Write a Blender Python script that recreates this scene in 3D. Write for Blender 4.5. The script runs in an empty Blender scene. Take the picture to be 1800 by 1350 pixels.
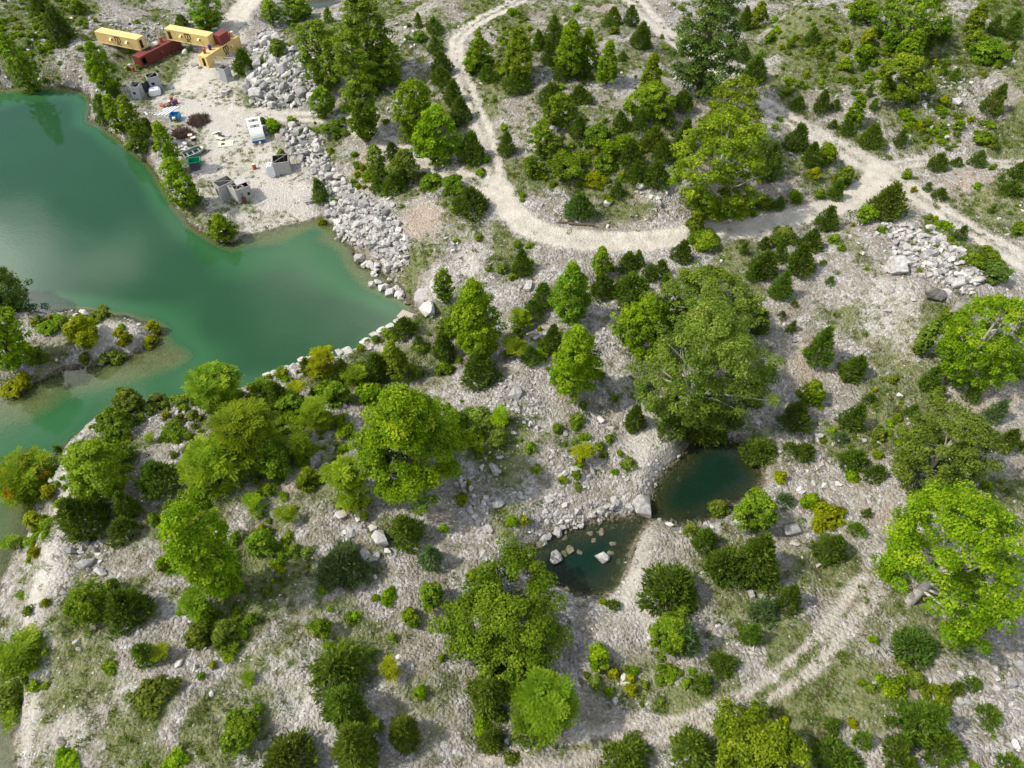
import bpy, bmesh, math, random
import numpy as np
from mathutils import Vector, Matrix, Quaternion

# ------------------------------------------------------------------ camera, sky, sun, exposure
SC = bpy.context.scene
COL = SC.collection
CAM_H = 82.0
FPX = 1248.0                      # focal length in pixels of the 1800 x 1350 photograph
PITCH = math.radians(50)          # below the horizon
cam_d = bpy.data.cameras.new('camera')
cam_d.sensor_width = 36.0
cam_d.lens = 36.0 * FPX / 1800.0
cam_d.clip_start = 0.5
cam_d.clip_end = 6000
cam = bpy.data.objects.new('camera', cam_d)
cam.location = (0, 0, CAM_H)
cam.rotation_euler = (math.pi / 2 - PITCH, 0, 0)
COL.objects.link(cam)
SC.camera = cam

SUN_EL = math.radians(50)
SUN_TO = Vector((-0.97, -0.10, 0)).normalized()      # horizontal direction towards the sun
world = bpy.data.worlds.new('World')
SC.world = world
world.use_nodes = True
nt = world.node_tree
nt.nodes.clear()
out = nt.nodes.new('ShaderNodeOutputWorld')
bg = nt.nodes.new('ShaderNodeBackground')
bg.inputs['Strength'].default_value = 0.125
sky = nt.nodes.new('ShaderNodeTexSky')
sky.sky_type = 'NISHITA'
sky.sun_disc = False
sky.sun_elevation = SUN_EL
sky.sun_rotation = math.atan2(SUN_TO.x, SUN_TO.y)
sky.air_density = 1.0
sky.dust_density = 1.6
sky.altitude = 200
# fair-weather clouds over the whole sky
tc = nt.nodes.new('ShaderNodeTexCoord')
cn = nt.nodes.new('ShaderNodeTexNoise')
cn.inputs['Scale'].default_value = 2.1
cn.inputs['Detail'].default_value = 6
cn.inputs['Roughness'].default_value = 0.55
cm = nt.nodes.new('ShaderNodeMapping')
cm.inputs['Location'].default_value = (5.2, 2.3, 0.2)
cm.inputs['Scale'].default_value = (1, 1, 1.7)
cr = nt.nodes.new('ShaderNodeValToRGB')
cr.color_ramp.elements[0].position = 0.515
cr.color_ramp.elements[1].position = 0.68
mixc = nt.nodes.new('ShaderNodeMixRGB')
mixc.inputs['Color2'].default_value = (30.0, 29.6, 29.0, 1)
nt.links.new(tc.outputs['Generated'], cm.inputs['Vector'])
nt.links.new(cm.outputs['Vector'], cn.inputs['Vector'])
nt.links.new(cn.outputs['Fac'], cr.inputs['Fac'])
nt.links.new(cr.outputs['Color'], mixc.inputs['Fac'])
nt.links.new(sky.outputs['Color'], mixc.inputs['Color1'])
nt.links.new(mixc.outputs['Color'], bg.inputs['Color'])
nt.links.new(bg.outputs['Background'], out.inputs['Surface'])

sun_d = bpy.data.lights.new('sun', 'SUN')
sun_d.energy = 3.6
sun_d.angle = math.radians(1.2)
sun_d.color = (1.0, 0.94, 0.84)
sun = bpy.data.objects.new('sun', sun_d)
sd = Vector((SUN_TO.x * math.cos(SUN_EL), SUN_TO.y * math.cos(SUN_EL), math.sin(SUN_EL)))
sun.rotation_euler = (-sd).to_track_quat('-Z', 'Y').to_euler()
sun.location = sd * 300
COL.objects.link(sun)

SC.view_settings.view_transform = 'Standard'
SC.view_settings.look = 'None'
SC.view_settings.exposure = 0.38
SC.view_settings.gamma = 1.0
SC.render.engine = 'CYCLES'
SC.cycles.max_bounces = 6
SC.cycles.diffuse_bounces = 3
SC.cycles.glossy_bounces = 2
SC.cycles.transmission_bounces = 3
SC.cycles.transparent_max_bounces = 6
SC.cycles.caustics_reflective = False
SC.cycles.caustics_refractive = False
SC.cycles.use_denoising = True

rng = np.random.default_rng(7)
random.seed(7)

# ------------------------------------------------------------------ survey helpers: photograph ray -> place
CP, SP = math.cos(PITCH), math.sin(PITCH)


def ray(px, py):
    u, v = (px - 900) / FPX, (675 - py) / FPX
    return np.array([u, CP + v * SP, -SP + v * CP])


def at(px, py, z):
    d = ray(px, py)
    t = (z - CAM_H) / d[2]
    return np.array([d[0] * t, d[1] * t, z])


def project(P):
    P = np.asarray(P, float)
    x, y, z = P[..., 0], P[..., 1], P[..., 2] - CAM_H
    dep = y * CP - z * SP
    up = y * SP + z * CP
    return np.stack([900 + FPX * x / dep, 675 - FPX * up / dep, dep], -1)


# ------------------------------------------------------------------ noise
def _hash(ix, iy, seed):
    h = (ix.astype(np.int64) * 374761393 + iy.astype(np.int64) * 668265263 + seed * 1442695041) & 0x7fffffff
    h = ((h ^ (h >> 13)) * 1274126177) & 0x7fffffff
    return ((h ^ (h >> 16)) & 0xffff) / 65535.0


def vnoise(x, y, seed=0):
    ix, iy = np.floor(x), np.floor(y)
    fx, fy = x - ix, y - iy
    fx, fy = fx * fx * (3 - 2 * fx), fy * fy * (3 - 2 * fy)
    a, b = _hash(ix, iy, seed), _hash(ix + 1, iy, seed)
    c, d = _hash(ix, iy + 1, seed), _hash(ix + 1, iy + 1, seed)
    return (a * (1 - fx) + b * fx) * (1 - fy) + (c * (1 - fx) + d * fx) * fy


def fbm(x, y, scale, seed=0, octaves=4):
    s, a, tot = 0.0, 1.0, 0.0
    for o in range(octaves):
        s = s + a * vnoise(x / scale + 17.3 * o, y / scale - 9.1 * o, seed + o)
        tot += a
        a *= 0.5
        scale *= 0.5
    return s / tot


def sstep(a, b, x):
    t = np.clip((x - a) / (b - a), 0, 1)
    return t * t * (3 - 2 * t)


# ------------------------------------------------------------------ heights of the place (picture point, height)
ZS = 1.35
CTRL = [(250,170,1.3),(330,150,1.4),(380,200,1.4),(450,250,1.5),(420,320,1.2),(480,340,1.0),(290,108,1.4),(330,88,1.5),(392,104,1.5),(420,86,1.6),(370,78,1.6),(310,75,1.6),(430,30,2.5),(340,40,2.2),(270,55,2.6),(190,60,3.4),(100,110,2.5),(60,50,4),(0,20,5),(-150,60,5),(-150,120,3),
(520,270,1.8),(590,330,2.2),(560,250,3.2),(620,400,3),(700,470,2.5),(480,200,1.6),(560,205,2.2),(640,230,3.5),(740,285,5),(850,325,6.5),(650,290,4.2),(720,390,5),(780,430,5),(760,470,4),(740,520,2.4),
(430,150,1.8),(500,120,4),(560,90,5.5),(520,60,5.5),(480,30,3.4),(600,60,6.5),(620,180,5),(700,150,7),(760,100,8.5),
(880,10,10),(800,70,9),(820,170,8.5),(860,260,7.5),(870,340,6.8),(940,410,6.3),(1100,420,6.2),(1300,400,6.5),(1480,370,7),(1540,310,7.5),(1650,290,7.8),(1780,285,8),(1450,230,8),(1350,170,8.5),(1250,110,9),(1180,70,9.5),(1120,10,10),
(1000,120,12),(1050,200,12),(1130,160,12),(1100,60,12),(950,200,10.5),(1150,300,9.5),(1250,260,10),(1000,330,8),(1200,350,8),(1350,330,8.5),(1280,170,10.5),
(1450,120,11),(1600,180,11),(1750,150,12),(1550,50,13),(1750,30,14),(1700,230,9),(1500,200,9.5),(1640,360,8),(1790,440,8.5),(1720,340,8.5),(1850,330,9),(1900,100,13),
(1600,450,9.5),(1550,420,9),(1650,500,9),(1520,500,7.5),(1450,560,6.3),(1380,450,7),(1300,450,6.5),(1200,470,6.2),(1100,480,6),(1000,450,6),(900,480,5.5),(850,420,5.8),
(1400,640,5),(1500,680,5.5),(1600,640,6.5),(1700,600,7),(1850,650,7.5),(1350,750,3.9),(1450,800,4.5),(1600,800,5.5),(1750,800,6),(1700,1000,5.5),(1850,1000,6),(1500,950,4.6),(1420,900,4),
(1100,600,5),(1050,680,5),(950,650,5),(880,600,4.5),(1000,740,5),(1100,760,4.3),(950,850,4.8),(1050,880,3.3),(850,820,5.5),(860,930,4.2),(800,1000,4.5),
(700,680,4),(600,680,3.2),(500,690,3.0),(600,640,2.6),(720,620,3),(820,620,4),(350,740,3.5),(250,740,3),(300,820,4.5),(500,800,5),(650,830,5.5),(200,850,4.5),(110,850,4),(120,960,4.5),(250,960,5.5),(400,960,5.5),(600,960,5.5),(100,1080,5),(200,1150,6),(80,1200,4.5),(350,1150,6),(100,1320,5),(300,1300,6.5),(500,1200,5.5),(700,1200,5),(650,1330,5.5),(900,1150,4.5),(1050,1100,3.8),(1150,1000,4.0),(1120,1060,4),(1280,1050,4.2),(1100,1250,4.6),(1300,1200,4.8),(1450,1100,4.8),(1600,1150,5.2),(1750,1200,5.8),(1550,1300,5.5),(1300,1330,5.2),(900,1330,5),(300,1500,6.5),(900,1500,5.5),(1500,1500,6),
(60,600,1.3),(180,590,1.1),(0,640,1),(-150,600,1.6)]
CW = np.array([at(px, py, z * ZS) for px, py, z in CTRL])


def base_height(X, Y):
    num = np.zeros_like(X)
    den = np.zeros_like(X)
    for cx, cy, cz in CW:
        d2 = (X - cx) ** 2 + (Y - cy) ** 2
        w = np.exp(-d2 / (2 * 6.5 ** 2)) + 2e-4 / (1 + d2 / 900.0)
        num += w * cz
        den += w
    return num / den


# lake outline: (px, py, height of the picked rim, bank width in metres)
LAKE = [(-60,165,0,5),(0,158,0,4),(60,150,0,4),(100,152,0,4),(130,156,0,4),(155,168,0,2),(160,190,0,2),(157,212,0,2),(182,224,0,2),(203,240,0,2),(232,265,0,2),(262,290,0,2),(290,332,0,2),(308,366,0,2),(340,400,0,2.2),(382,424,0,3),(408,430,0,5),(432,416,0,10),(472,406,0,12),(522,393,0,12),(566,380,0,8),(585,398,0,5),(592,418,0,5),(620,438,0,5),(628,458,0,5),(662,482,0,5),(690,494,0,5),(704,508,0,4),(716,530,0,2.5),(735,552,0,2),
(742,558,1.5,1.2),(715,566,2.2,1.2),(690,576,2.6,1.1),(650,593,2.8,1.1),(612,618,3,1.1),(572,629,3,1.1),(532,634,3,1.1),(512,643,3,1.1),(470,655,3,1.2),(440,663,3,1.3),(400,672,3,1.5),(345,684,3,1.6),(300,688,3,1.6),(262,688,3,1.6),(230,696,3,1.6),(195,704,3,1.8),(170,718,3,2),(140,742,3,2.5),(112,768,3,3),(90,800,2,5),(78,840,1,6),(56,880,0,8),(46,935,0,9),(16,968,0,9),(4,1010,0,9),(-6,1060,0,9),(-14,1120,0,9),(-12,1180,0,8),(6,1240,0,7),(22,1290,0,6),(26,1350,0,6)]
LAKE_W = [(*at(a, b, c * 1.2)[:2], d) for a, b, c, d in LAKE] + [(-46, 4, 6), (-70, -30, 6), (-190, -30, 8), (-190, 150, 8)]
SPIT = [(-160,548),(0,545),(40,546),(90,543),(140,545),(185,550),(232,560),(266,570),(280,584),(268,604),(225,628),(180,640),(140,646),(100,656),(66,672),(50,690),(0,692),(-160,700)]
SPIT_W = [(*at(a, b, 0)[:2], 3.0) for a, b in SPIT]
ZP = 2.6 * ZS
POOL = [(1215,775),(1250,768),(1290,775),(1322,800),(1340,838),(1326,868),(1284,893),(1240,916),(1190,922),(1152,909),(1131,919),(1102,970),(1095,1005),(1085,1030),(1060,1046),(1020,1048),(985,1030),(944,1018),(904,993),(934,962),(976,938),(1030,927),(1080,913),(1121,907),(1146,889),(1152,852),(1172,830),(1196,810)]
POOL_W = [(*at(a, b, ZP)[:2], 2.2) for a, b in POOL]
ZC = 2.0 * ZS
CREEK = [(455,34),(468,16),(520,6),(585,-8),(610,6),(578,18),(540,24),(505,34),(472,44)]
CREEK_W = [(*at(a, b, ZC)[:2], 2.5) for a, b in CREEK]


def poly_sd(X, Y, poly):
    best = np.full(X.shape, 1e9)
    bank = np.zeros_like(X)
    inside = np.zeros(X.shape, bool)
    n = len(poly)
    for i in range(n):
        x0, y0, b0 = poly[i]
        x1, y1, b1 = poly[(i + 1) % n]
        dx, dy = x1 - x0, y1 - y0
        t = np.clip(((X - x0) * dx + (Y - y0) * dy) / (dx * dx + dy * dy + 1e-9), 0, 1)
        d = (X - x0 - t * dx) ** 2 + (Y - y0 - t * dy) ** 2
        m = d < best
        best = np.where(m, d, best)
        bank = np.where(m, b0 + t * (b1 - b0), bank)
        c = (y0 > Y) != (y1 > Y)
        if abs(dy) > 1e-9:
            inside ^= c & (X < x0 + (Y - y0) * dx / dy)
    d = np.sqrt(best)
    return np.where(inside, -d, d), bank


# terrain sheet: fine in the surveyed area, coarse to the horizon
STEP = 0.68
GX0, GX1, GY0, GY1 = -174.0, 174.0, -18.0, 252.0
fx = np.arange(GX0, GX1 + 1e-6, STEP)
fy = np.arange(GY0, GY1 + 1e-6, STEP)
FX, FY = np.meshgrid(fx, fy)
wob = (fbm(FX, FY, 3.0, 40, 3) - 0.5) * 1.6
lake_d, lake_b = poly_sd(FX, FY, LAKE_W)
spit_d, _ = poly_sd(FX, FY, SPIT_W)
wamp = np.clip(lake_b / 4, 0.3, 1.0)
lake_d = lake_d + wob * wamp
spit_d = spit_d + wob
lake_d = np.where(-spit_d > lake_d, -spit_d, lake_d)
on_spit = spit_d < 4
lake_b = np.where(on_spit & (-spit_d + 0.01 >= lake_d), 3.0, lake_b)
pool_d, pool_b = poly_sd(FX, FY, POOL_W)
pool_d = pool_d + wob * 0.35
creek_d, _ = poly_sd(FX, FY, CREEK_W)

Hh = base_height(FX, FY)
smooth_zone = np.zeros_like(FX)       # filled by roads and yard below


def seg_dist(X, Y, line):
    best = np.full(X.shape, 1e9)
    for (x0, y0), (x1, y1) in zip(line[:-1], line[1:]):
        dx, dy = x1 - x0, y1 - y0
        t = np.clip(((X - x0) * dx + (Y - y0) * dy) / (dx * dx + dy * dy + 1e-9), 0, 1)
        best = np.minimum(best, (X - x0 - t * dx) ** 2 + (Y - y0 - t * dy) ** 2)
    return np.sqrt(best)


def rough_at(px, py):
    """survey point on the smooth base height (before relief)"""
    z = 6.0
    for _ in range(8):
        p = at(px, py, z)
        z = float(base_height(np.array([p[0]]), np.array([p[1]]))[0])
    return at(px, py, z)


def spline(pts, n=6):
    P = [np.array(p[:2]) for p in pts]
    P = [2 * P[0] - P[1]] + P + [2 * P[-1] - P[-2]]
    o = []
    for i in range(1, len(P) - 2):
        for k in range(n):
            t = k / n
            a, b, c, d = P[i - 1], P[i], P[i + 1], P[i + 2]
            o.append(0.5 * ((2 * b) + (c - a) * t + (2 * a - 5 * b + 4 * c - d) * t * t + (3 * b - a - 3 * c + d) * t ** 3))
    o.append(P[-2])
    return o


ROADS = [  # (centre line, half width, how worn)
    ([(335,150),(375,95),(402,45),(432,10),(455,-25)], 3.4, 1.0),
    ([(400,195),(470,200),(560,206),(640,231),(700,262),(745,287),(800,306),(850,325),(890,352)], 2.1, 0.78),
    ([(930,-8),(880,18),(835,42),(806,66),(802,95),(814,140),(836,195),(858,255),(872,322),(900,372)], 1.9, 0.8),
    ([(872,322),(900,372),(950,408),(1050,424),(1150,420),(1260,407),(1380,386),(1480,360),(1530,325),(1548,296)], 2.35, 0.97),
    ([(1105,-12),(1140,30),(1185,72),(1260,120),(1340,178),(1420,230),(1500,275),(1548,300),(1620,347),(1700,402),(1800,460),(1880,505)], 2.6, 0.74),
    ([(1545,297),(1620,284),(1700,288),(1840,290)], 1.5, 0.7),
]
TRACKS = [
    ([(850,1340),(940,1316),(1040,1288),(1150,1268),(1250,1246),(1320,1215),(1380,1170),(1430,1125),(1475,1068),(1525,1008)], 0.55),
    ([(900,1368),(1000,1338),(1110,1310),(1240,1276),(1330,1240),(1400,1200),(1450,1155),(1490,1100),(1545,1040)], 0.62),
]
YARD = [(300,128),(330,98),(385,78),(402,40),(430,0),(462,-10),(440,60),(424,110),(428,150),(440,192),(500,202),(488,225),(502,270),(548,310),(576,376),(520,390),(470,402),(430,408),(392,390),(360,356),(345,330),(352,275),(330,232),(282,205),(262,182),(292,150)]
YARD_W = [(*at(a, b, 1.4 * ZS)[:2], 0) for a, b in YARD]
yard_d, _ = poly_sd(FX, FY, YARD_W)
jit = (fbm(FX, FY, 2.4, 11, 3) - 0.5)
road_m = np.zeros_like(FX)
for pts, hw, worn in ROADS:
    ln = spline([rough_at(*p) for p in pts])
    d = seg_dist(FX, FY, ln) + jit * 1.2
    road_m = np.maximum(road_m, worn * (1 - sstep(hw * 0.5, hw * 1.35, d)) * (1 - (0.35 if worn > 0.9 else 0.75) * np.exp(-(d / 0.55) ** 2) * (0.3 + 1.2 * fbm(FX, FY, 7.0, 77, 3))))
    smooth_zone = np.maximum(smooth_zone, 1 - sstep(hw, hw * 2, d))
track_m = np.zeros_like(FX)
for pts, hw in TRACKS:
    d = seg_dist(FX, FY, spline([rough_at(*p) for p in pts])) + jit * 0.9
    track_m = np.maximum(track_m, 0.75 * (1 - sstep(hw * 0.2, hw * 1.9, d)))
smooth_zone = np.maximum(smooth_zone, track_m * 0.8)
yard_m = 0.92 * (1 - sstep(-2.5, 1.2, yard_d + jit * 6))
smooth_zone = np.maximum(smooth_zone, 1 - sstep(-1, 3, yard_d))

rel = (fbm(FX, FY, 13.0, 3, 3) - 0.5) * 2.6 + (fbm(FX, FY, 4.0, 5, 4) - 0.5) * 1.3 + (fbm(FX, FY, 1.6, 21, 2) - 0.5) * 0.45
Hh = Hh + rel * (1 - 0.88 * smooth_zone) + (fbm(FX, FY, 2.0, 9, 2) - 0.5) * 0.12
PAD = [(226,126),(300,128),(380,128),(432,92),(420,76),(345,66),(300,66),(268,82),(228,100)]
pad_d, _ = poly_sd(FX, FY, [(*at(a, b_, 1.4 * ZS)[:2], 0) for a, b_ in PAD])
pad_w = 1 - sstep(-0.5, 4.5, pad_d)
Hh = Hh * (1 - pad_w) + 1.4 * ZS * pad_w
s = sstep(0, 1, np.clip(lake_d, 0, None) / np.maximum(lake_b, 0.3))
bed_slope = np.where(lake_b > 7, 0.26, np.where(lake_b > 3.5, 0.8, 2.2))
bed_slope = np.where((lake_b <= 9.2) & (lake_b > 3.5) & (FX < -45) & (FY < 60), 0.3, bed_slope)
bed_slope = np.where((spit_d < 12) & (FY < at(150, 600, 0)[1]), 0.3, bed_slope)
def blur(A, k, it=3):
    for _ in range(it):
        for ax in (0, 1):
            c = np.cumsum(np.pad(A, [(k + 1, k) if i == ax else (0, 0) for i in (0, 1)], mode='edge'), axis=ax)
            n_ = A.shape[ax]
            A = (np.take(c, np.arange(2 * k + 1, 2 * k + 1 + n_), ax) - np.take(c, np.arange(0, n_), ax)) / (2 * k + 1)
    return A


bed_slope = blur(np.where(lake_d < 2, bed_slope, 1.0), 5)
bed = -np.minimum(12.0, 0.03 + np.clip(-lake_d, 0, None) * bed_slope)
sh = np.array(at(300, 628, 0)[:2])
shoal = np.exp(-(((FX - sh[0]) / 9) ** 2 + ((FY - sh[1]) / 4.5) ** 2))
bed = bed * (1 - 0.86 * shoal) - 0.25 * shoal
inl = np.array(at(680, 492, 0)[:2])
shoal2 = np.exp(-(((FX - inl[0]) / 6.5) ** 2 + ((FY - inl[1]) / 6.5) ** 2))
bed = bed * (1 - 0.9 * shoal2) - 0.2 * shoal2
Hh = np.where(lake_d > 0, 0.04 + (np.maximum(Hh, 0.35) - 0.04) * s, bed)
s = sstep(0, 1, np.clip(pool_d, 0, None) / 2.2)
Hh = np.where(pool_d > 0, np.where(pool_d < 6, ZP + 0.03 + (np.maximum(Hh, ZP + 0.35) - ZP) * s, Hh), ZP - np.minimum(3.2, -pool_d * 0.75 + 0.02))
s = sstep(0, 1, np.clip(creek_d, 0, None) / 2.5)
Hh = np.where(creek_d > 0, np.where(creek_d < 6, ZC + 0.03 + (np.maximum(Hh, ZC + 0.4) - ZC) * s, Hh), ZC - np.minimum(1.5, -creek_d * 0.5 + 0.02))


def hz(x, y):
    gx = min(max((x - GX0) / STEP, 0), len(fx) - 1.001)
    gy = min(max((y - GY0) / STEP, 0), len(fy) - 1.001)
    i, j = int(gx), int(gy)
    a, b = gx - i, gy - j
    return float((Hh[j, i] * (1 - a) + Hh[j, i + 1] * a) * (1 - b) + (Hh[j + 1, i] * (1 - a) + Hh[j + 1, i + 1] * a) * b)


def sample(A, x, y):
    gx = np.clip((x - GX0) / STEP, 0, len(fx) - 1.001)
    gy = np.clip((y - GY0) / STEP, 0, len(fy) - 1.001)
    i, j = gx.astype(int), gy.astype(int)
    a, b = gx - i, gy - j
    return (A[j, i] * (1 - a) + A[j, i + 1] * a) * (1 - b) + (A[j + 1, i] * (1 - a) + A[j + 1, i + 1] * a) * b


def G(px, py, under=False):
    """survey point on the finished ground (or on the water when it lies lower)"""
    d = ray(px, py)
    t = (np.linspace(21.0, -1.0, 240) - CAM_H) / d[2]
    x, y, z = d[0] * t, d[1] * t, CAM_H + d[2] * t
    h = sample(Hh, x, y)
    if not under:
        h = np.maximum(h, 0.0)
    k = np.argmax(z <= h)
    if z[k] > h[k]:
        k = len(t) - 1
    if k > 0:
        a, b = z[k - 1] - h[k - 1], z[k] - h[k]
        f = a / (a - b + 1e-9)
        tt = t[k - 1] + f * (t[k] - t[k - 1])
    else:
        tt = t[0]
    p = np.array([d[0] * tt, d[1] * tt, 0.0])
    p[2] = hz(p[0], p[1])
    return p


def scale_at(p):
    """pixels of the photograph per metre at a place"""
    return FPX / project(p)[2]
# ------------------------------------------------------------------ mesh and material helpers
def mesh_np(name, V, F, attrs=None, smooth=False):
    """V (n,3); F (m,k) one polygon size"""
    me = bpy.data.meshes.new(name)
    V = np.ascontiguousarray(V, np.float32)
    F = np.ascontiguousarray(F, np.int32)
    m, k = F.shape
    me.vertices.add(len(V))
    me.vertices.foreach_set('co', V.ravel())
    me.loops.add(m * k)
    me.loops.foreach_set('vertex_index', F.ravel())
    me.polygons.add(m)
    me.polygons.foreach_set('loop_start', np.arange(0, m * k, k, dtype=np.int32))
    me.polygons.foreach_set('loop_total', np.full(m, k, np.int32))
    me.polygons.foreach_set('use_smooth', np.full(m, smooth, bool))
    for an, av in (attrs or {}).items():
        a = me.attributes.new(an, 'FLOAT', 'POINT')
        a.data.foreach_set('value', np.ascontiguousarray(av, np.float32).ravel())
    me.update()
    me.validate()
    return me


def link(name, data, mat=None, parent=None, label=None, cat=None, group=None, kind=None, loc=None, rot=None, scl=None):
    o = bpy.data.objects.new(name, data)
    COL.objects.link(o)
    if mat is not None and data is not None and not data.materials:
        data.materials.append(mat)
    if parent is not None:
        o.parent = parent
    if loc is not None:
        o.location = loc
    if rot is not None:
        o.rotation_euler = rot
    if scl is not None:
        o.scale = scl
    for k, v in (('label', label), ('category', cat), ('group', group), ('kind', kind)):
        if v:
            o[k] = v
    return o


class NT:
    """tiny node helper"""
    def __init__(self, name):
        self.m = bpy.data.materials.new(name)
        self.m.use_nodes = True
        self.t = self.m.node_tree
        self.t.nodes.clear()
        self.out = self.t.nodes.new('ShaderNodeOutputMaterial')

    def n(self, typ, **kw):
        nd = self.t.nodes.new('ShaderNode' + typ)
        ins = kw.pop('ins', {})
        for k, v in kw.items():
            setattr(nd, k, v)
        for k, v in ins.items():
            self.set(nd.inputs[k], v)
        return nd

    def set(self, sock, v):
        if isinstance(v, bpy.types.NodeSocket):
            self.t.links.new(v, sock)
        elif isinstance(v, (tuple, list)) and sock.type == 'RGBA' and len(v) == 3:
            sock.default_value = (*v, 1)
        else:
            sock.default_value = v

    def attr(self, name):
        return self.n('Attribute', attribute_name=name).outputs['Fac']

    def coord(self, scale=1.0):
        c = self.n('TexCoord').outputs['Object']
        return c

    def noise(self, vec, scale, detail=3, rough=0.55):
        nd = self.n('TexNoise', ins={'Vector': vec, 'Scale': scale, 'Detail': detail, 'Roughness': rough})
        return nd.outputs['Fac']

    def voro(self, vec, scale, feature='F1'):
        return self.n('TexVoronoi', feature=feature, ins={'Vector': vec, 'Scale': scale})

    def ramp(self, fac, stops):
        nd = self.n('ValToRGB', ins={'Fac': fac})
        cr = nd.color_ramp
        while len(cr.elements) < len(stops):
            cr.elements.new(0.5)
        for e, (p, c) in zip(cr.elements, stops):
            e.position = p
            e.color = (*c, 1) if not np.isscalar(c) else (c, c, c, 1)
        return nd.outputs['Color']

    def mix(self, fac, a, b, mode='MIX'):
        nd = self.n('MixRGB', blend_type=mode, ins={'Fac': fac, 'Color1': a, 'Color2': b})
        return nd.outputs['Color']

    def math(self, op, a, b=0.0, clamp=False):
        nd = self.n('Math', operation=op, use_clamp=clamp)
        self.set(nd.inputs[0], a)
        self.set(nd.inputs[1], b)
        return nd.outputs[0]

    def smooth(self, x, a, b):
        nd = self.n('MapRange', interpolation_type='SMOOTHSTEP', ins={'Value': x, 'From Min': a, 'From Max': b})
        return nd.outputs['Result']

    def bump(self, h, strength=0.5, dist=0.1, normal=None):
        ins = {'Height': h, 'Strength': strength, 'Distance': dist}
        if normal is not None:
            ins['Normal'] = normal
        return self.n('Bump', ins=ins).outputs['Normal']

    def done(self, color, rough=0.8, normal=None, metallic=0.0, spec=0.3):
        b = self.n('BsdfPrincipled', ins={'Base Color': color, 'Roughness': rough, 'Metallic': metallic, 'Specular IOR Level': spec})
        if normal is not None:
            self.set(b.inputs['Normal'], normal)
        self.t.links.new(b.outputs[0], self.out.inputs['Surface'])
        return self.m


MATS = {}


def paint(name, col, rough=0.6, dirt=(0.2, 0.17, 0.13), wear=0.35, scale=1.2, metallic=0.0, spec=0.35):
    """painted / plain surface with soiling and fine unevenness"""
    if name in MATS:
        return MATS[name]
    k = NT(name)
    c = k.coord()
    n1 = k.noise(c, scale, 5, 0.65)
    n2 = k.noise(c, scale * 9, 3)
    base = k.mix(k.smooth(n2, 0.3, 0.7), tuple(x * 0.86 for x in col), tuple(min(1, x * 1.1) for x in col))
    cc = k.mix(k.math('MULTIPLY', k.smooth(n1, 0.5, 0.78), wear), base, dirt)
    r = k.math('ADD', k.math('MULTIPLY', n1, 0.25), rough - 0.12)
    MATS[name] = k.done(cc, r, k.bump(n2, 0.25, 0.02), metallic, spec)
    return MATS[name]


def rock_mat(name, lo, hi, stain, seed=0.0):
    if name in MATS:
        return MATS[name]
    k = NT(name)
    c = k.coord()
    oi = k.n('ObjectInfo').outputs['Random']
    v = k.n('VectorMath', operation='ADD')
    k.set(v.inputs[0], c)
    k.t.links.new(oi, v.inputs[1])
    c2 = v.outputs[0]
    n1 = k.noise(c2, 1.6, 5, 0.6)
    n2 = k.noise(c2, 7.0, 4, 0.6)
    col = k.mix(k.smooth(n2, 0.3, 0.7), lo, hi)
    col = k.mix(k.math('MULTIPLY', k.smooth(n1, 0.52, 0.72), 0.7), col, stain)
    tone = k.math('ADD', k.math('MULTIPLY', oi, 0.42), 0.78)
    col = k.mix(1.0, col, k.n('CombineColor', ins={0: tone, 1: tone, 2: tone}).outputs[0], 'MULTIPLY')
    h = k.math('ADD', k.math('MULTIPLY', n1, 0.6), k.math('MULTIPLY', n2, 0.4))
    MATS[name] = k.done(col, 0.9, k.bump(h, 0.9, 0.15), 0, 0.15)
    return MATS[name]


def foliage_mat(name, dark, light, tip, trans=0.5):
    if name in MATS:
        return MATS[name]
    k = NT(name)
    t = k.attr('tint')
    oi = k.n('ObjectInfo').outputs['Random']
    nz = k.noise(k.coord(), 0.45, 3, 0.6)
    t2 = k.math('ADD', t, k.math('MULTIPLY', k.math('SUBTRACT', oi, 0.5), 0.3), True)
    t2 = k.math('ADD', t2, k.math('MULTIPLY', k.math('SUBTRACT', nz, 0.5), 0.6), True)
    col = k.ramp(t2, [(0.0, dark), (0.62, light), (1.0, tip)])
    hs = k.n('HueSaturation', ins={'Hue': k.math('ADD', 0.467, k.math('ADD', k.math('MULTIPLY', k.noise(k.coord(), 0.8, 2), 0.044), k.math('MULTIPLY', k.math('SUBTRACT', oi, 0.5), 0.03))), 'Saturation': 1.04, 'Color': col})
    col = hs.outputs[0]
    b = k.n('BsdfPrincipled', ins={'Base Color': col, 'Roughness': 0.65, 'Specular IOR Level': 0.12})
    tr = k.n('BsdfTranslucent', ins={'Color': col})
    mx = k.n('MixShader', ins={'Fac': trans})
    k.t.links.new(b.outputs[0], mx.inputs[1])
    k.t.links.new(tr.outputs[0], mx.inputs[2])
    k.t.links.new(mx.outputs[0], k.out.inputs['Surface'])
    MATS[name] = k.m
    return k.m


# ------------------------------------------------------------------ ground masks
def blobs(lst, noise_seed, soft=0.30):
    m = np.zeros_like(FX)
    nz = (fbm(FX, FY, 6.0, noise_seed, 5) - 0.5) * 1.7
    for cx, cy, rx, ry, val in lst:
        p = rough_at(cx, cy)
        sc = scale_at(p)
        dv = np.array([p[0], p[1], p[2] - CAM_H])
        sinth = abs(dv[2]) / np.linalg.norm(dv)
        ex, ey = rx / sc, ry / (sc * sinth)
        d = np.sqrt(((FX - p[0]) / ex) ** 2 + ((FY - p[1]) / ey) ** 2) + nz
        m = np.maximum(m, val * (1 - sstep(soft, 1.25, d)))
    return m


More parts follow.
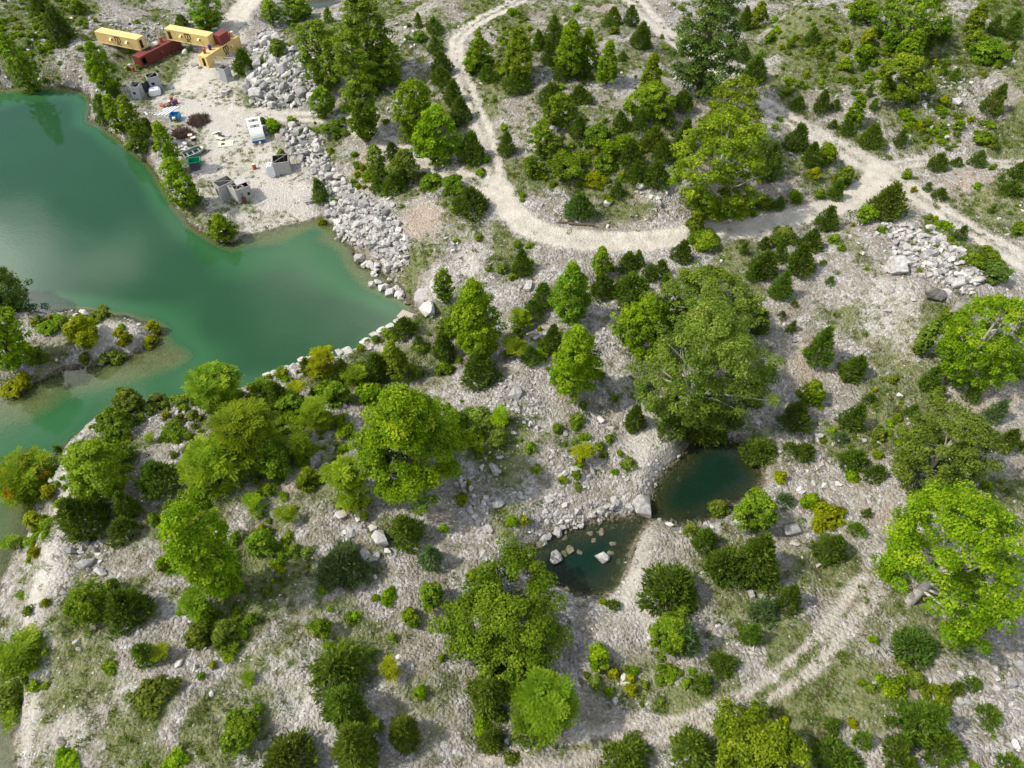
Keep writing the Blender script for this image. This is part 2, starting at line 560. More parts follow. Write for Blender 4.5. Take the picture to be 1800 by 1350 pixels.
GRASS = [(50,40,95,50,1),(120,60,40,40,.6),(215,130,40,40,.7),(270,100,60,30,.6),(260,175,40,25,.6),(420,140,25,30,.8),(395,160,30,20,.5),(430,180,40,15,.6),(330,290,25,60,.6),(370,265,22,20,.5),(420,357,60,16,.95),(390,365,30,30,.8),(490,310,40,20,.4),(465,270,40,18,.35),(560,212,60,10,.8),(520,70,60,40,.8),(600,215,60,18,.8),(580,60,60,40,.7),
(690,300,60,40,.5),(760,330,60,30,.4),(750,60,60,50,.6),(700,20,80,30,.7),(860,25,60,30,.8),(900,70,60,60,.85),(1000,30,90,30,.7),(980,180,120,100,.45),(1050,270,120,70,.8),(960,300,60,60,.65),(1100,100,40,50,.6),(1100,375,80,18,.8),(885,290,25,60,.7),(1280,362,100,16,.6),(1440,300,40,40,.7),
(1400,60,100,60,.8),(1420,120,60,30,.85),(1480,140,60,30,.75),(1600,200,90,40,.6),(1640,225,80,25,.8),(1700,70,80,60,.75),(1760,255,60,20,.85),(1690,190,60,40,.4),(1760,20,60,30,.95),(1655,405,30,50,.85),(1730,455,45,35,.95),(1390,235,50,60,.4),
(885,435,22,45,.95),(870,460,35,13,1),(790,420,50,40,.5),(760,440,40,25,.6),(1510,440,25,60,.5),(1500,530,25,50,.35),(1580,640,60,60,.65),(1560,700,50,50,.65),(1560,765,80,30,.75),(1430,830,60,20,.4),(1440,1000,50,20,.7),(1400,930,40,30,.5),
(560,665,150,32,.85),(650,620,80,26,.75),(450,740,130,90,.85),(400,860,80,40,.6),(450,1010,130,95,.85),(480,900,80,60,.55),(560,800,80,60,.65),(400,1090,95,60,.8),(540,950,50,50,.3),(860,770,60,50,.75),(1000,780,80,45,.5),(760,700,60,40,.4),(250,900,60,40,.3),(320,980,70,60,.5),
(270,1225,50,55,.85),(230,1290,50,70,.55),(400,1200,40,50,.5),(740,1230,60,60,.6),(760,1290,90,50,.6),(1100,1200,80,50,.65),(1250,1250,150,40,.8),(1400,1140,70,70,.8),(1380,1265,130,60,.95),(1480,1150,60,80,.6),(1500,1230,80,70,.75),(1050,1310,150,30,.7),(1560,1200,60,80,.4),(60,940,34,90,.5),(50,1060,25,80,.35),(70,1220,40,60,.4),(90,568,40,18,.95),(180,556,80,12,.7),(180,632,70,10,.7),(720,1130,40,60,.3)]
PALE = [(78,1010,52,170,1),(100,860,28,95,.9),(60,1180,60,90,.9),(120,1290,60,60,.5),(1120,1020,60,80,.9),(1150,790,60,60,.7),(1570,570,60,55,.6),(240,1230,40,80,.5),(540,1220,60,110,.6),(770,520,40,25,.95),(810,470,50,25,.5),(660,400,40,60,.4),(200,590,50,22,.6),(620,612,60,8,.9),(500,655,60,8,.8),(420,1280,40,60,.4)]
DIRT = [(650,295,45,45,.9),(735,390,50,40,.8),(1410,640,60,30,.6),(1600,745,60,30,.6),(1550,900,60,40,.4),(1400,860,50,40,.4),(1330,990,60,50,.5),(1590,1190,25,60,.8),(1540,1330,40,40,.6),(860,1220,40,60,.5),(520,1010,40,40,.4),(300,1330,60,40,.5),(1060,20,60,30,.5),(1450,100,60,30,.4),(1750,700,60,30,.5),(1000,690,40,40,.4),(500,850,60,50,.6),(700,1290,50,30,.4),(1720,350,80,40,.5)]
RUBBLE = [(920,720,95,55,1),(870,850,55,60,1),(1000,900,90,50,.9),(1640,470,90,65,.9),(1680,190,75,45,.9),(650,960,60,35,.8),(150,985,45,50,.9),(340,1190,40,60,.8),(1760,1270,60,90,.9),(980,370,40,30,.9),(105,125,55,40,.9),(240,48,90,18,1),(320,35,50,20,1),(1060,560,60,60,.6),(470,60,40,40,.9),(700,90,50,60,.5),(680,165,50,30,.7),(640,950,50,40,.7),(620,880,40,25,.6),(300,715,40,22,.9),(880,1000,50,40,.5),(1230,600,30,30,.4),(1750,1060,40,40,.7),(1580,430,80,40,.6),(140,560,30,10,.8),(200,600,60,25,.5),(1450,800,100,60,.3),(60,80,60,40,.4),(700,440,40,40,.5),(1000,600,80,50,.4),(1160,330,60,40,.5),(1180,370,40,15,.6)]
grass_m = blobs(GRASS, 31)
grass_m = np.maximum(grass_m, 0.7 * sstep(0.42, 0.66, fbm(FX, FY, 9.0, 57, 5)))
grass_m = grass_m * (1 - road_m) * (1 - 0.45 * yard_m) * (1 - track_m * 0.9)
grass_m = np.where((lake_d < 0.3) | (pool_d < 0.8), 0, grass_m)
pale_m = np.maximum(blobs(PALE, 33), yard_m)
grass_m = grass_m * (1 - 0.65 * np.clip(pale_m - yard_m, 0, 1))
dirt_m = np.maximum(blobs(DIRT, 35), track_m * 0.45)
rubble_m = blobs(RUBBLE, 37)
steep = np.hypot(*np.gradient(Hh, STEP))
wet_m = np.maximum(1 - sstep(0.0, 1.3, np.abs(np.where(pool_d < 0, 0, pool_d))), 1 - sstep(0.2, 1.0, np.where(lake_d < 0, 0, lake_d)))
road_all = np.maximum(road_m, track_m * 0.62)


# ------------------------------------------------------------------ ground
def expand(a, far):
    st = STEP
    l, r = [], []
    x = 0.0
    while x < far:
        st *= 1.45
        x += st
        l.append(a[0] - x)
        r.append(a[-1] + x)
    return np.array(l[::-1]), np.array(r)


xl, xr = expand(fx, 2500)
yl, yr = expand(fy, 2500)
gx_all = np.concatenate([xl, fx, xr])
gy_all = np.concatenate([yl, fy, yr])
nx, ny = len(gx_all), len(gy_all)


def pad(A):
    return np.pad(A, ((len(yl), len(yr)), (len(xl), len(xr))), mode='edge')


def ground_material():
    k = NT('limestone_ground')
    c = k.coord()
    road, grass, pale, dirt, wet = (k.attr(a) for a in ('road', 'grass', 'pale', 'dirt', 'wet'))
    wv = k.n('VectorMath', operation='ADD')
    k.set(wv.inputs[0], c)
    ws = k.n('VectorMath', operation='SCALE')
    k.set(ws.inputs[0], k.n('TexNoise', ins={'Vector': c, 'Scale': 2.5, 'Detail': 1}).outputs['Color'])
    ws.inputs['Scale'].default_value = 0.16
    k.set(wv.inputs[1], ws.outputs[0])
    warp = wv.outputs[0]
    v1 = k.voro(warp, 2.6)
    v2 = k.voro(warp, 1.5)
    v3 = k.voro(c, 5.6)
    n_big = k.noise(c, 0.09, 4, 0.6)
    n_mid = k.noise(c, 0.55, 5, 0.65)
    n_fine = k.noise(c, 3.0, 4, 0.7)
    s1 = k.n('SeparateColor', ins={0: v1.outputs['Color']}).outputs[0]
    s2 = k.n('SeparateColor', ins={0: v2.outputs['Color']}).outputs[1]
    s3 = k.n('SeparateColor', ins={0: v3.outputs['Color']}).outputs[0]
    stone = k.ramp(s1, [(0.0, (0.135, 0.126, 0.111)), (0.45, (0.285, 0.27, 0.245)), (1.0, (0.58, 0.557, 0.52))])
    stone2 = k.ramp(s3, [(0.0, (0.15, 0.14, 0.122)), (0.5, (0.31, 0.294, 0.266)), (1.0, (0.62, 0.594, 0.55))])
    gravel = k.mix(0.5, stone, stone2)
    gravel = k.mix(k.math('MULTIPLY', s2, 0.3), gravel, (0.42, 0.395, 0.36))
    crack = k.smooth(v1.outputs['Distance'], 0.42, 0.62)
    soil = k.ramp(n_fine, [(0.25, (0.13, 0.11, 0.07)), (0.55, (0.215, 0.19, 0.135)), (0.8, (0.34, 0.31, 0.24))])
    soil_f = k.smooth(k.math('ADD', n_mid, k.math('MULTIPLY', n_big, 0.5)), 0.62, 0.86)
    col = k.mix(k.math('MULTIPLY', soil_f, 0.75), gravel, soil)
    dirtc = k.ramp(n_fine, [(0.25, (0.27, 0.20, 0.14)), (0.6, (0.43, 0.35, 0.27)), (0.85, (0.52, 0.45, 0.37))])
    col = k.mix(k.math('MULTIPLY', dirt, k.smooth(n_mid, 0.25, 0.6)), col, dirtc)
    palec = k.mix(k.smooth(n_fine, 0.3, 0.75), (0.38, 0.352, 0.30), (0.55, 0.522, 0.467))
    palec = k.mix(k.math('MULTIPLY', k.smooth(n_mid, 0.52, 0.75), 0.55), palec, (0.40, 0.345, 0.255))
    palec = k.mix(0.22, palec, gravel)
    col = k.mix(k.math('MULTIPLY', pale, k.smooth(n_mid, 0.2, 0.5)), col, palec)
    turf = k.ramp(k.noise(c, 1.3, 5, 0.7), [(0.25, (0.06, 0.085, 0.020)), (0.45, (0.115, 0.14, 0.04)), (0.65, (0.19, 0.19, 0.08)), (0.85, (0.29, 0.265, 0.155))])
    gp = k.math('ADD', grass, k.math('MULTIPLY', k.math('SUBTRACT', k.noise(c, 0.9, 5, 0.75), 0.5), 1.25))
    col = k.mix(k.math('MULTIPLY', k.smooth(gp, 0.32, 0.72), 0.88), col, turf)
    roadc = k.mix(k.smooth(n_mid, 0.3, 0.7), (0.38, 0.345, 0.28), (0.53, 0.495, 0.43))
    roadc = k.mix(k.math('MULTIPLY', k.smooth(s3, 0.55, 1.0), 0.4), roadc, (0.28, 0.24, 0.18))
    rd = k.math('ADD', road, k.math('MULTIPLY', k.math('SUBTRACT', n_mid, 0.5), 0.7))
    col = k.mix(k.math('MULTIPLY', k.smooth(rd, 0.2, 0.75), 0.93), col, roadc)
    wetc = k.mix(k.smooth(s1, 0.2, 0.8), (0.055, 0.045, 0.025), (0.15, 0.125, 0.075))
    col = k.mix(k.math('MULTIPLY', k.smooth(k.math('ADD', wet, k.math('MULTIPLY', k.math('SUBTRACT', n_mid, 0.5), 0.8)), 0.35, 0.8), 0.8), col, wetc)
    flat = k.math('MAXIMUM', road, k.math('MULTIPLY', pale, 0.75))
    hgt = k.math('SUBTRACT', k.math('MULTIPLY', n_fine, 0.7), k.math('MULTIPLY', v1.outputs['Distance'], 0.9))
    hgt = k.math('SUBTRACT', hgt, k.math('MULTIPLY', v3.outputs['Distance'], 0.35))
    hgt = k.math('MULTIPLY', hgt, k.math('SUBTRACT', 1.0, k.math('MULTIPLY', flat, 0.7)))
    return k.done(col, 0.95, k.bump(hgt, 1.0, 0.30), 0, 0.08)


GXX, GYY = np.meshgrid(gx_all, gy_all)
gv = np.stack([GXX, GYY, pad(Hh)], -1).reshape(-1, 3)
ii = np.arange(nx * ny).reshape(ny, nx)
gf = np.stack([ii[:-1, :-1], ii[:-1, 1:], ii[1:, 1:], ii[1:, :-1]], -1).reshape(-1, 4)
gme = mesh_np('ground', gv, gf, {'road': pad(road_all), 'grass': pad(grass_m), 'pale': pad(pale_m), 'dirt': pad(dirt_m), 'wet': pad(wet_m)}, True)
link('ground', gme, ground_material(), kind='structure', label='pale limestone quarry ground with gravel roads and grass patches', cat='ground')


# ------------------------------------------------------------------ water
def water_material(name, deep, shallow, murk, refl=0.9):
    k = NT(name)
    c = k.coord()
    dep = k.attr('depth')
    turb = k.math('SUBTRACT', 1.0, k.math('POWER', 2.718, k.math('MULTIPLY', dep, -1.0 / murk)))
    n1 = k.noise(c, 0.05, 3)
    mid_ = tuple(x * 1.75 for x in deep)
    body = k.mix(k.smooth(dep, 0.2, 2.6), shallow, mid_)
    body = k.mix(k.smooth(dep, 3.0, 11.0), body, deep)
    body = k.mix(k.math('MULTIPLY', k.smooth(n1, 0.35, 0.7), 0.35), body, tuple(x * 1.25 for x in deep))
    wv = k.n('Mapping', ins={'Vector': c, 'Scale': (1.0, 1.6, 1.0), 'Rotation': (0, 0, 0.5)}).outputs[0]
    w1 = k.noise(wv, 1.4, 4, 0.6)
    w2 = k.noise(wv, 0.25, 2, 0.5)
    amp = k.smooth(k.noise(c, 0.03, 2), 0.35, 0.65)
    nrm = k.bump(k.math('MULTIPLY', k.math('ADD', w1, w2), k.math('ADD', 0.4, amp)), 0.07, 0.10)
    dif = k.n('BsdfDiffuse', ins={'Color': body})
    trn = k.n('BsdfTransparent', ins={'Color': (0.80, 0.9, 0.72, 1)})
    m1 = k.n('MixShader', ins={'Fac': turb})
    k.t.links.new(trn.outputs[0], m1.inputs[1])
    k.t.links.new(dif.outputs[0], m1.inputs[2])
    gl = k.n('BsdfGlossy', ins={'Color': (1, 1, 1, 1), 'Roughness': 0.035, 'Normal': nrm})
    fr = k.n('Fresnel', ins={'IOR': 1.38, 'Normal': nrm})
    m2 = k.n('MixShader', ins={'Fac': k.math('MULTIPLY', fr.outputs[0], refl)})
    k.t.links.new(m1.outputs[0], m2.inputs[1])
    k.t.links.new(gl.outputs[0], m2.inputs[2])
    k.t.links.new(m2.outputs[0], k.out.inputs['Surface'])
    return k.m


def water_sheet(name, dist, level, mat, label, extra=1.2):
    msk = dist < extra
    cell = msk[:-1, :-1] | msk[1:, :-1] | msk[:-1, 1:] | msk[1:, 1:]
    fi = np.arange(FX.size).reshape(FX.shape)
    q = np.stack([fi[:-1, :-1], fi[:-1, 1:], fi[1:, 1:], fi[1:, :-1]], -1)[cell]
    used, inv = np.unique(q.ravel(), return_inverse=True)
    V = np.stack([FX.ravel()[used], FY.ravel()[used], np.full(len(used), level)], -1)
    dep = np.clip(level - Hh.ravel()[used], 0, 20)
    link(name, mesh_np(name, V, inv.reshape(-1, 4), {'depth': dep}, True), mat, kind='structure', label=label, cat='water')


water_sheet('lake', lake_d, 0.0, water_material('lake_water', (0.016, 0.058, 0.021), (0.16, 0.18, 0.065), 1.2), 'murky green quarry lake')
water_sheet('rock_pool', pool_d, ZP, water_material('pool_water', (0.003, 0.0115, 0.0065), (0.03, 0.036, 0.014), 0.85), 'dark teal pool between pale boulders')
water_sheet('creek', creek_d, ZC, water_material('creek_water', (0.03, 0.045, 0.05), (0.08, 0.07, 0.04), 0.8), 'blue grey water behind the boulder heap')
# ------------------------------------------------------------------ vegetation shapes
def unit(v):
    return v / (np.linalg.norm(v, axis=-1, keepdims=True) + 1e-9)


def rand_dir(n, r):
    v = r.normal(size=(n, 3))
    return unit(v)


def blades(P, D, N, L, W, tint, bend=0.0):
    """rhombus leaves: base P, direction D, normal N, length L, width W"""
    S = unit(np.cross(D, N))
    L = L[:, None]
    W = W[:, None]
    M = P + D * L * 0.45
    V = np.stack([P, M + S * W * 0.5, P + D * L - N * L * bend, M - S * W * 0.5], 1).reshape(-1, 3)
    return V, np.repeat(tint, 4)


def quads(n):
    return np.arange(n * 4).reshape(-1, 4)


def tube(path, radii, sides=6):
    """tapered tube along a path -> V, quads"""
    P = np.array(path, float)
    V, F = [], []
    for i, p in enumerate(P):
        d = P[min(i + 1, len(P) - 1)] - P[max(i - 1, 0)]
        d = d / (np.linalg.norm(d) + 1e-9)
        a = np.cross(d, [0.31, 0.77, 0.55])
        a /= np.linalg.norm(a)
        b = np.cross(d, a)
        for k in range(sides):
            t = 2 * math.pi * k / sides
            V.append(p + radii[i] * (math.cos(t) * a + math.sin(t) * b))
    for i in range(len(P) - 1):
        for k in range(sides):
            k2 = (k + 1) % sides
            F.append((i * sides + k, i * sides + k2, (i + 1) * sides + k2, (i + 1) * sides + k))
    return np.array(V), np.array(F)


def merge(parts):
    V, F, o = [], [], 0
    for v, f in parts:
        V.append(v)
        F.append(f + o)
        o += len(v)
    return np.concatenate(V), np.concatenate(F)


def profile(kind, t):
    if kind == 'cedar':
        return np.where(t < 0.18, 0.72 + 0.28 * np.sin(t / 0.18 * math.pi / 2), np.clip(1 - (t - 0.18) / 0.82, 0, 1) ** 0.72)
    if kind == 'column':
        return np.clip(np.sin(np.clip(t * 0.93 + 0.07, 0, 1) * math.pi), 0, 1) ** 0.45
    if kind == 'pyramid':
        return np.where(t < 0.25, 0.7 + 0.3 * np.sin(t / 0.25 * math.pi / 2), np.clip(1 - (t - 0.25) / 0.75, 0, 1) ** 0.62)
    return np.sqrt(np.clip(1 - (2 * np.clip(t, 0, 1) - 0.9) ** 2 / 1.21, 0.02, 1))       # round


def limbs(trunk_top, tips, r0, rr, lean=0.25, sides=5):
    """branch tubes from the trunk to clump centres"""
    parts = []
    for tp in tips:
        h = tp[2] * rr.uniform(0.35, 0.7)
        f = h / max(trunk_top[2], 0.1)
        b = np.array([trunk_top[0] * f, trunk_top[1] * f, h])
        m = b + (tp - b) * 0.5 + np.array([0, 0, -0.06 * np.linalg.norm(tp - b)]) + rr.normal(size=3) * 0.05 * np.linalg.norm(tp - b)
        parts.append(tube([b, m, tp], [r0 * 0.42, r0 * 0.26, r0 * 0.08], sides))
    return parts


def broadleaf(r, H, seed, prof='round', leaf=0.42, base=0.14, cover=1.5, gap=0.0, nlimb=9, clump=0.24, lump=0.28, window=False):
    """crown of leaf clumps round a branching trunk; returns crown arrays and wood arrays"""
    rr = np.random.default_rng(seed)
    z0, z1 = H * base, H
    area = 4 * math.pi * ((r * r + 2 * r * (z1 - z0) / 2) / 3)
    rc = max(clump * r, 0.22)
    nc = int(np.clip(area / (rc * rc) * 0.62, 14, 420))
    t = np.clip(rr.beta(1.15, 1.25, nc), 0.02, 0.97)
    a = rr.uniform(0, 2 * math.pi, nc)
    off = rr.uniform(0, 9, 3)
    lobe = 1 + lump * (np.sin(2 * a + off[0]) * np.sin(5 * t + off[1]) * 0.5 + np.sin(3 * a + off[2]) * 0.35 + rr.normal(size=nc) * 0.18)
    rad = r * profile(prof, t) * lobe * np.where(rr.random(nc) < 0.2, rr.uniform(0.35, 0.8, nc), rr.uniform(0.82, 1.0, nc))
    rad = np.where(rr.random(nc) < 0.09, rad * rr.uniform(1.08, 1.25, nc), rad)
    rad = np.clip(rad - rc * 0.5, 0.05, None)
    C = np.stack([rad * np.cos(a), rad * np.sin(a), z0 + t * (z1 - z0) - rc * 0.4], -1)
    C = np.concatenate([C, [[rr.normal() * 0.05 * r, rr.normal() * 0.05 * r, z1 - rc * 0.8]]])
    crs = rc * rr.uniform(0.7, 1.35, len(C))
    if gap:
        keep = rr.random(len(C)) > gap
        if window:      # low opening on one side where the trunk shows
            keep &= ~((C[:, 1] < -0.25 * r) & (np.abs(C[:, 0]) < 0.55 * r) & (C[:, 2] < 0.52 * H))
        keep[-1] = True
        C, crs = C[keep], crs[keep]
    per = np.maximum(6, (cover * 4 * math.pi * crs ** 2 * 0.62 / (leaf * leaf * 0.36))).astype(int)
    idx = np.repeat(np.arange(len(C)), per)
    n = len(idx)
    d = rand_dir(n, rr)
    d[:, 2] = np.where(d[:, 2] < -0.25, -d[:, 2] * rr.random(n), d[:, 2])
    P = C[idx] + d * crs[idx][:, None] * rr.uniform(0.55, 1.08, n)[:, None] * np.array([1, 1, 0.72])
    out = unit(C[idx] * np.array([1, 1, 0.6]) - np.array([0, 0, H * 0.25]))
    N = unit(d * 0.8 + np.array([0, 0, 0.75]) + out * 0.35 + rr.normal(size=(n, 3)) * 0.45)
    D = unit(np.cross(N, rr.normal(size=(n, 3))) + d * 0.2)
    ls = leaf * rr.uniform(0.65, 1.3, n)
    ct = rr.normal(size=len(C)) * 0.15
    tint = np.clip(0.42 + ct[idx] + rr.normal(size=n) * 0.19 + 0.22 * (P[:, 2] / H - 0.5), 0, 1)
    V, T = blades(P - D * ls[:, None] * 0.5, D, N, ls, ls * 0.72, tint, 0.12)
    rt = max(0.05, 0.028 * H)
    top = np.array([rr.normal() * 0.05 * r, rr.normal() * 0.05 * r, H * 0.86])
    wood = [tube([(0, 0, -0.4), (top[0] * 0.2, top[1] * 0.2, H * 0.25), top * 0.6, top], [rt * 1.35, rt, rt * 0.6, rt * 0.15], 8)]
    pick = rr.choice(len(C), min(nlimb, len(C)), replace=False)
    wood += limbs(top, C[pick], rt, rr)
    return (V, quads(n), T), merge(wood)


def cedar(r, H, seed, spray=0.5, cover=2.3):
    rr = np.random.default_rng(seed)
    area = math.pi * r * math.hypot(r, H) * 1.15
    n = int(np.clip(cover * area / (spray * spray * 0.15), 120, 6500))
    ns = max(int(n / 3.2), 40)
    t = np.clip(1 - np.sqrt(rr.random(ns)), 0, 0.985)
    t = np.where(rr.random(ns) < 0.12, rr.uniform(0.55, 0.99, ns), t)
    a = rr.uniform(0, 2 * math.pi, ns)
    off = rr.uniform(0, 9, 4)
    lob = 1 + 0.20 * np.sin((1 + seed % 3) * a + off[0] + 3 * t) + 0.13 * np.sin(5 * a + off[1] - 7 * t) + rr.normal(size=ns) * 0.08
    R = r * profile('cedar', t) * lob
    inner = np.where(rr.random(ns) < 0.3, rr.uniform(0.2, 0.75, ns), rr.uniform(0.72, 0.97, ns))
    out = np.stack([np.cos(a), np.sin(a), np.zeros(ns)], -1)
    P = out * (R * inner)[:, None]
    P[:, 2] = t * H * 0.95 + 0.06 * H * rr.normal(size=ns) * 0.4
    core = rr.random(ns) < 0.10
    P[core, :2] *= 0.25
    P[core, 2] = H * rr.uniform(0.5, 0.96, core.sum())
    el = np.radians(np.where(core, rr.uniform(60, 88, ns), rr.uniform(8, 50, ns) + 30 * t))
    D0 = out * np.cos(el)[:, None] + np.array([0, 0, 1]) * np.sin(el)[:, None]
    idx = np.repeat(np.arange(ns), 3 + (rr.random(ns) < 0.3))
    m = len(idx)
    D = unit(D0[idx] + rr.normal(size=(m, 3)) * 0.36)
    N = unit(np.array([0, 0, 1.0]) + out[idx] * 0.5 + rr.normal(size=(m, 3)) * 0.5)
    N = unit(N - D * np.sum(N * D, -1, keepdims=True))
    L = spray * rr.uniform(0.6, 1.35, m) * (0.75 + 0.25 * (r / 2.2))
    ct = rr.normal(size=ns) * 0.14
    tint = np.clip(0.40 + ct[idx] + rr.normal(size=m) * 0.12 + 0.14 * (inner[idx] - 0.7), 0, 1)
    P2 = P[idx] + rr.normal(size=(m, 3)) * spray * 0.16
    P2[:, 2] = np.maximum(P2[:, 2], 0.02)
    V, T = blades(P2, D, N, L, L * 0.34, tint)
    rt = 0.035 * H + 0.02
    wood = [tube([(0, 0, -0.4), (0, 0, H * 0.45), (0, 0, H * 0.9)], [rt * 1.3, rt * 0.8, rt * 0.15], 6)]
    return (V, quads(m), T), merge(wood)


def frond_tree(r, H, seed, tips=22, leaflet=0.30, fr_len=0.95):
    """sumac-like plant: bare stems carrying star rosettes of feathered leaves"""
    rr = np.random.default_rng(seed)
    t = np.clip(rr.beta(1.6, 1.1, tips), 0.12, 1)
    a = rr.uniform(0, 2 * math.pi, tips)
    rad = r * np.sqrt(np.clip(1 - (t - 0.35) ** 2 * 1.6, 0.05, 1)) * np.sqrt(rr.uniform(0.15, 1, tips)) * 0.85
    C = np.stack([rad * np.cos(a), rad * np.sin(a), t * H * 0.93 + 0.03 * H], -1)
    C[0] = (0, 0, H * 0.95)
    Vs, Ts = [], []
    for ci in range(tips):
        nf = rr.integers(8, 12)
        tt = 0.45 + rr.normal() * 0.14
        for k in range(nf):
            az = 2 * math.pi * (k + rr.uniform(-0.3, 0.3)) / nf
            el = rr.uniform(0.0, 0.75)
            d = np.array([math.cos(az) * math.cos(el), math.sin(az) * math.cos(el), math.sin(el)])
            L = fr_len * rr.uniform(0.7, 1.15)
            u = np.linspace(0.15, 1, 7)
            spine = C[ci] + d * (u * L)[:, None] + np.array([0, 0, -0.32 * L]) * (u ** 2)[:, None]
            side = np.array([-math.sin(az), math.cos(az), 0.0])
            n = unit(np.cross(d, side) + 1e-6)
            n = n if n[2] > 0 else -n
            for sgn in (1, -1):
                D = unit(side * sgn + d * 0.55 + rr.normal(size=(7, 3)) * 0.12)
                ll = leaflet * (1 - 0.45 * np.abs(u - 0.45)) * rr.uniform(0.85, 1.15, 7)
                v, tn = blades(spine, D, np.repeat(n[None], 7, 0), ll, ll * 0.42, np.clip(tt + rr.normal(size=7) * 0.1 + 0.12 * u, 0, 1), 0.1)
                Vs.append(v)
                Ts.append(tn)
    V, T = np.concatenate(Vs), np.concatenate(Ts)
    rt = 0.016 * H + 0.015
    wood = []
    for c in C:
        b = np.array([c[0] * 0.12, c[1] * 0.12, -0.2])
        m = np.array([c[0] * 0.5, c[1] * 0.5, c[2] * 0.62])
        wood.append(tube([b, m, c], [rt * 1.4, rt, rt * 0.5], 5))
    return (V, quads(len(V) // 4), T), merge(wood)


def weed(r, H, seed, n=46):
    """low tuft of upright stems with leaves"""
    rr = np.random.default_rng(seed)
    a = rr.uniform(0, 2 * math.pi, n)
    q = np.sqrt(rr.random(n)) * r * 0.55
    P = np.stack([q * np.cos(a), q * np.sin(a), np.full(n, -0.03)], -1)
    D = unit(np.stack([np.cos(a) * 0.6, np.sin(a) * 0.6, np.full(n, 1.0)], -1) + rr.normal(size=(n, 3)) * 0.3)
    N = unit(np.cross(D, rr.normal(size=(n, 3))))
    L = H * rr.uniform(0.55, 1.15, n)
    V, T = blades(P, D, N, L, L * 0.2, np.clip(0.45 + rr.normal(size=n) * 0.18, 0, 1), 0.18)
    return V, quads(n), T


# ------------------------------------------------------------------ foliage colours
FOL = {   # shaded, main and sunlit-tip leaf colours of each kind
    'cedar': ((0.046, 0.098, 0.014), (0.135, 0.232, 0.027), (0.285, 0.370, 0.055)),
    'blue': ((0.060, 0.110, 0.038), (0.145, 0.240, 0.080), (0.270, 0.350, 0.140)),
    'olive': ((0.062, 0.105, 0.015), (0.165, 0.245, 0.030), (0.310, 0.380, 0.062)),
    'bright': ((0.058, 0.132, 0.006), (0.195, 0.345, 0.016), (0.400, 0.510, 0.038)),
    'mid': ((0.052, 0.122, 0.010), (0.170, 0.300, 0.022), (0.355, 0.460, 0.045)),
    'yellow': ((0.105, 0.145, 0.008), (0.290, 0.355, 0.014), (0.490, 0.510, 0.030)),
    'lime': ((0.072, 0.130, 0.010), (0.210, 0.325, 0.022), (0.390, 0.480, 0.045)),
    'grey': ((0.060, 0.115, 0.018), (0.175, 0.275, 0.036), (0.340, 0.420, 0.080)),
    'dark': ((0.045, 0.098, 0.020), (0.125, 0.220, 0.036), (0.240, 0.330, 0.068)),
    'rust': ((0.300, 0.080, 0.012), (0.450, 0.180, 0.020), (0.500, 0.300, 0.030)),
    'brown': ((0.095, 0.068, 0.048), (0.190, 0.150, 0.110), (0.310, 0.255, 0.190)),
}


def fol(name):
    return foliage_mat('leaves_' + name, *FOL[name])


BARK = paint('bark_brown', (0.13, 0.095, 0.065), 0.9, (0.06, 0.045, 0.03), 0.6, 2.0, spec=0.1)
BARK_PALE = paint('bark_pale', (0.46, 0.42, 0.36), 0.85, (0.20, 0.17, 0.13), 0.6, 1.0, spec=0.1)

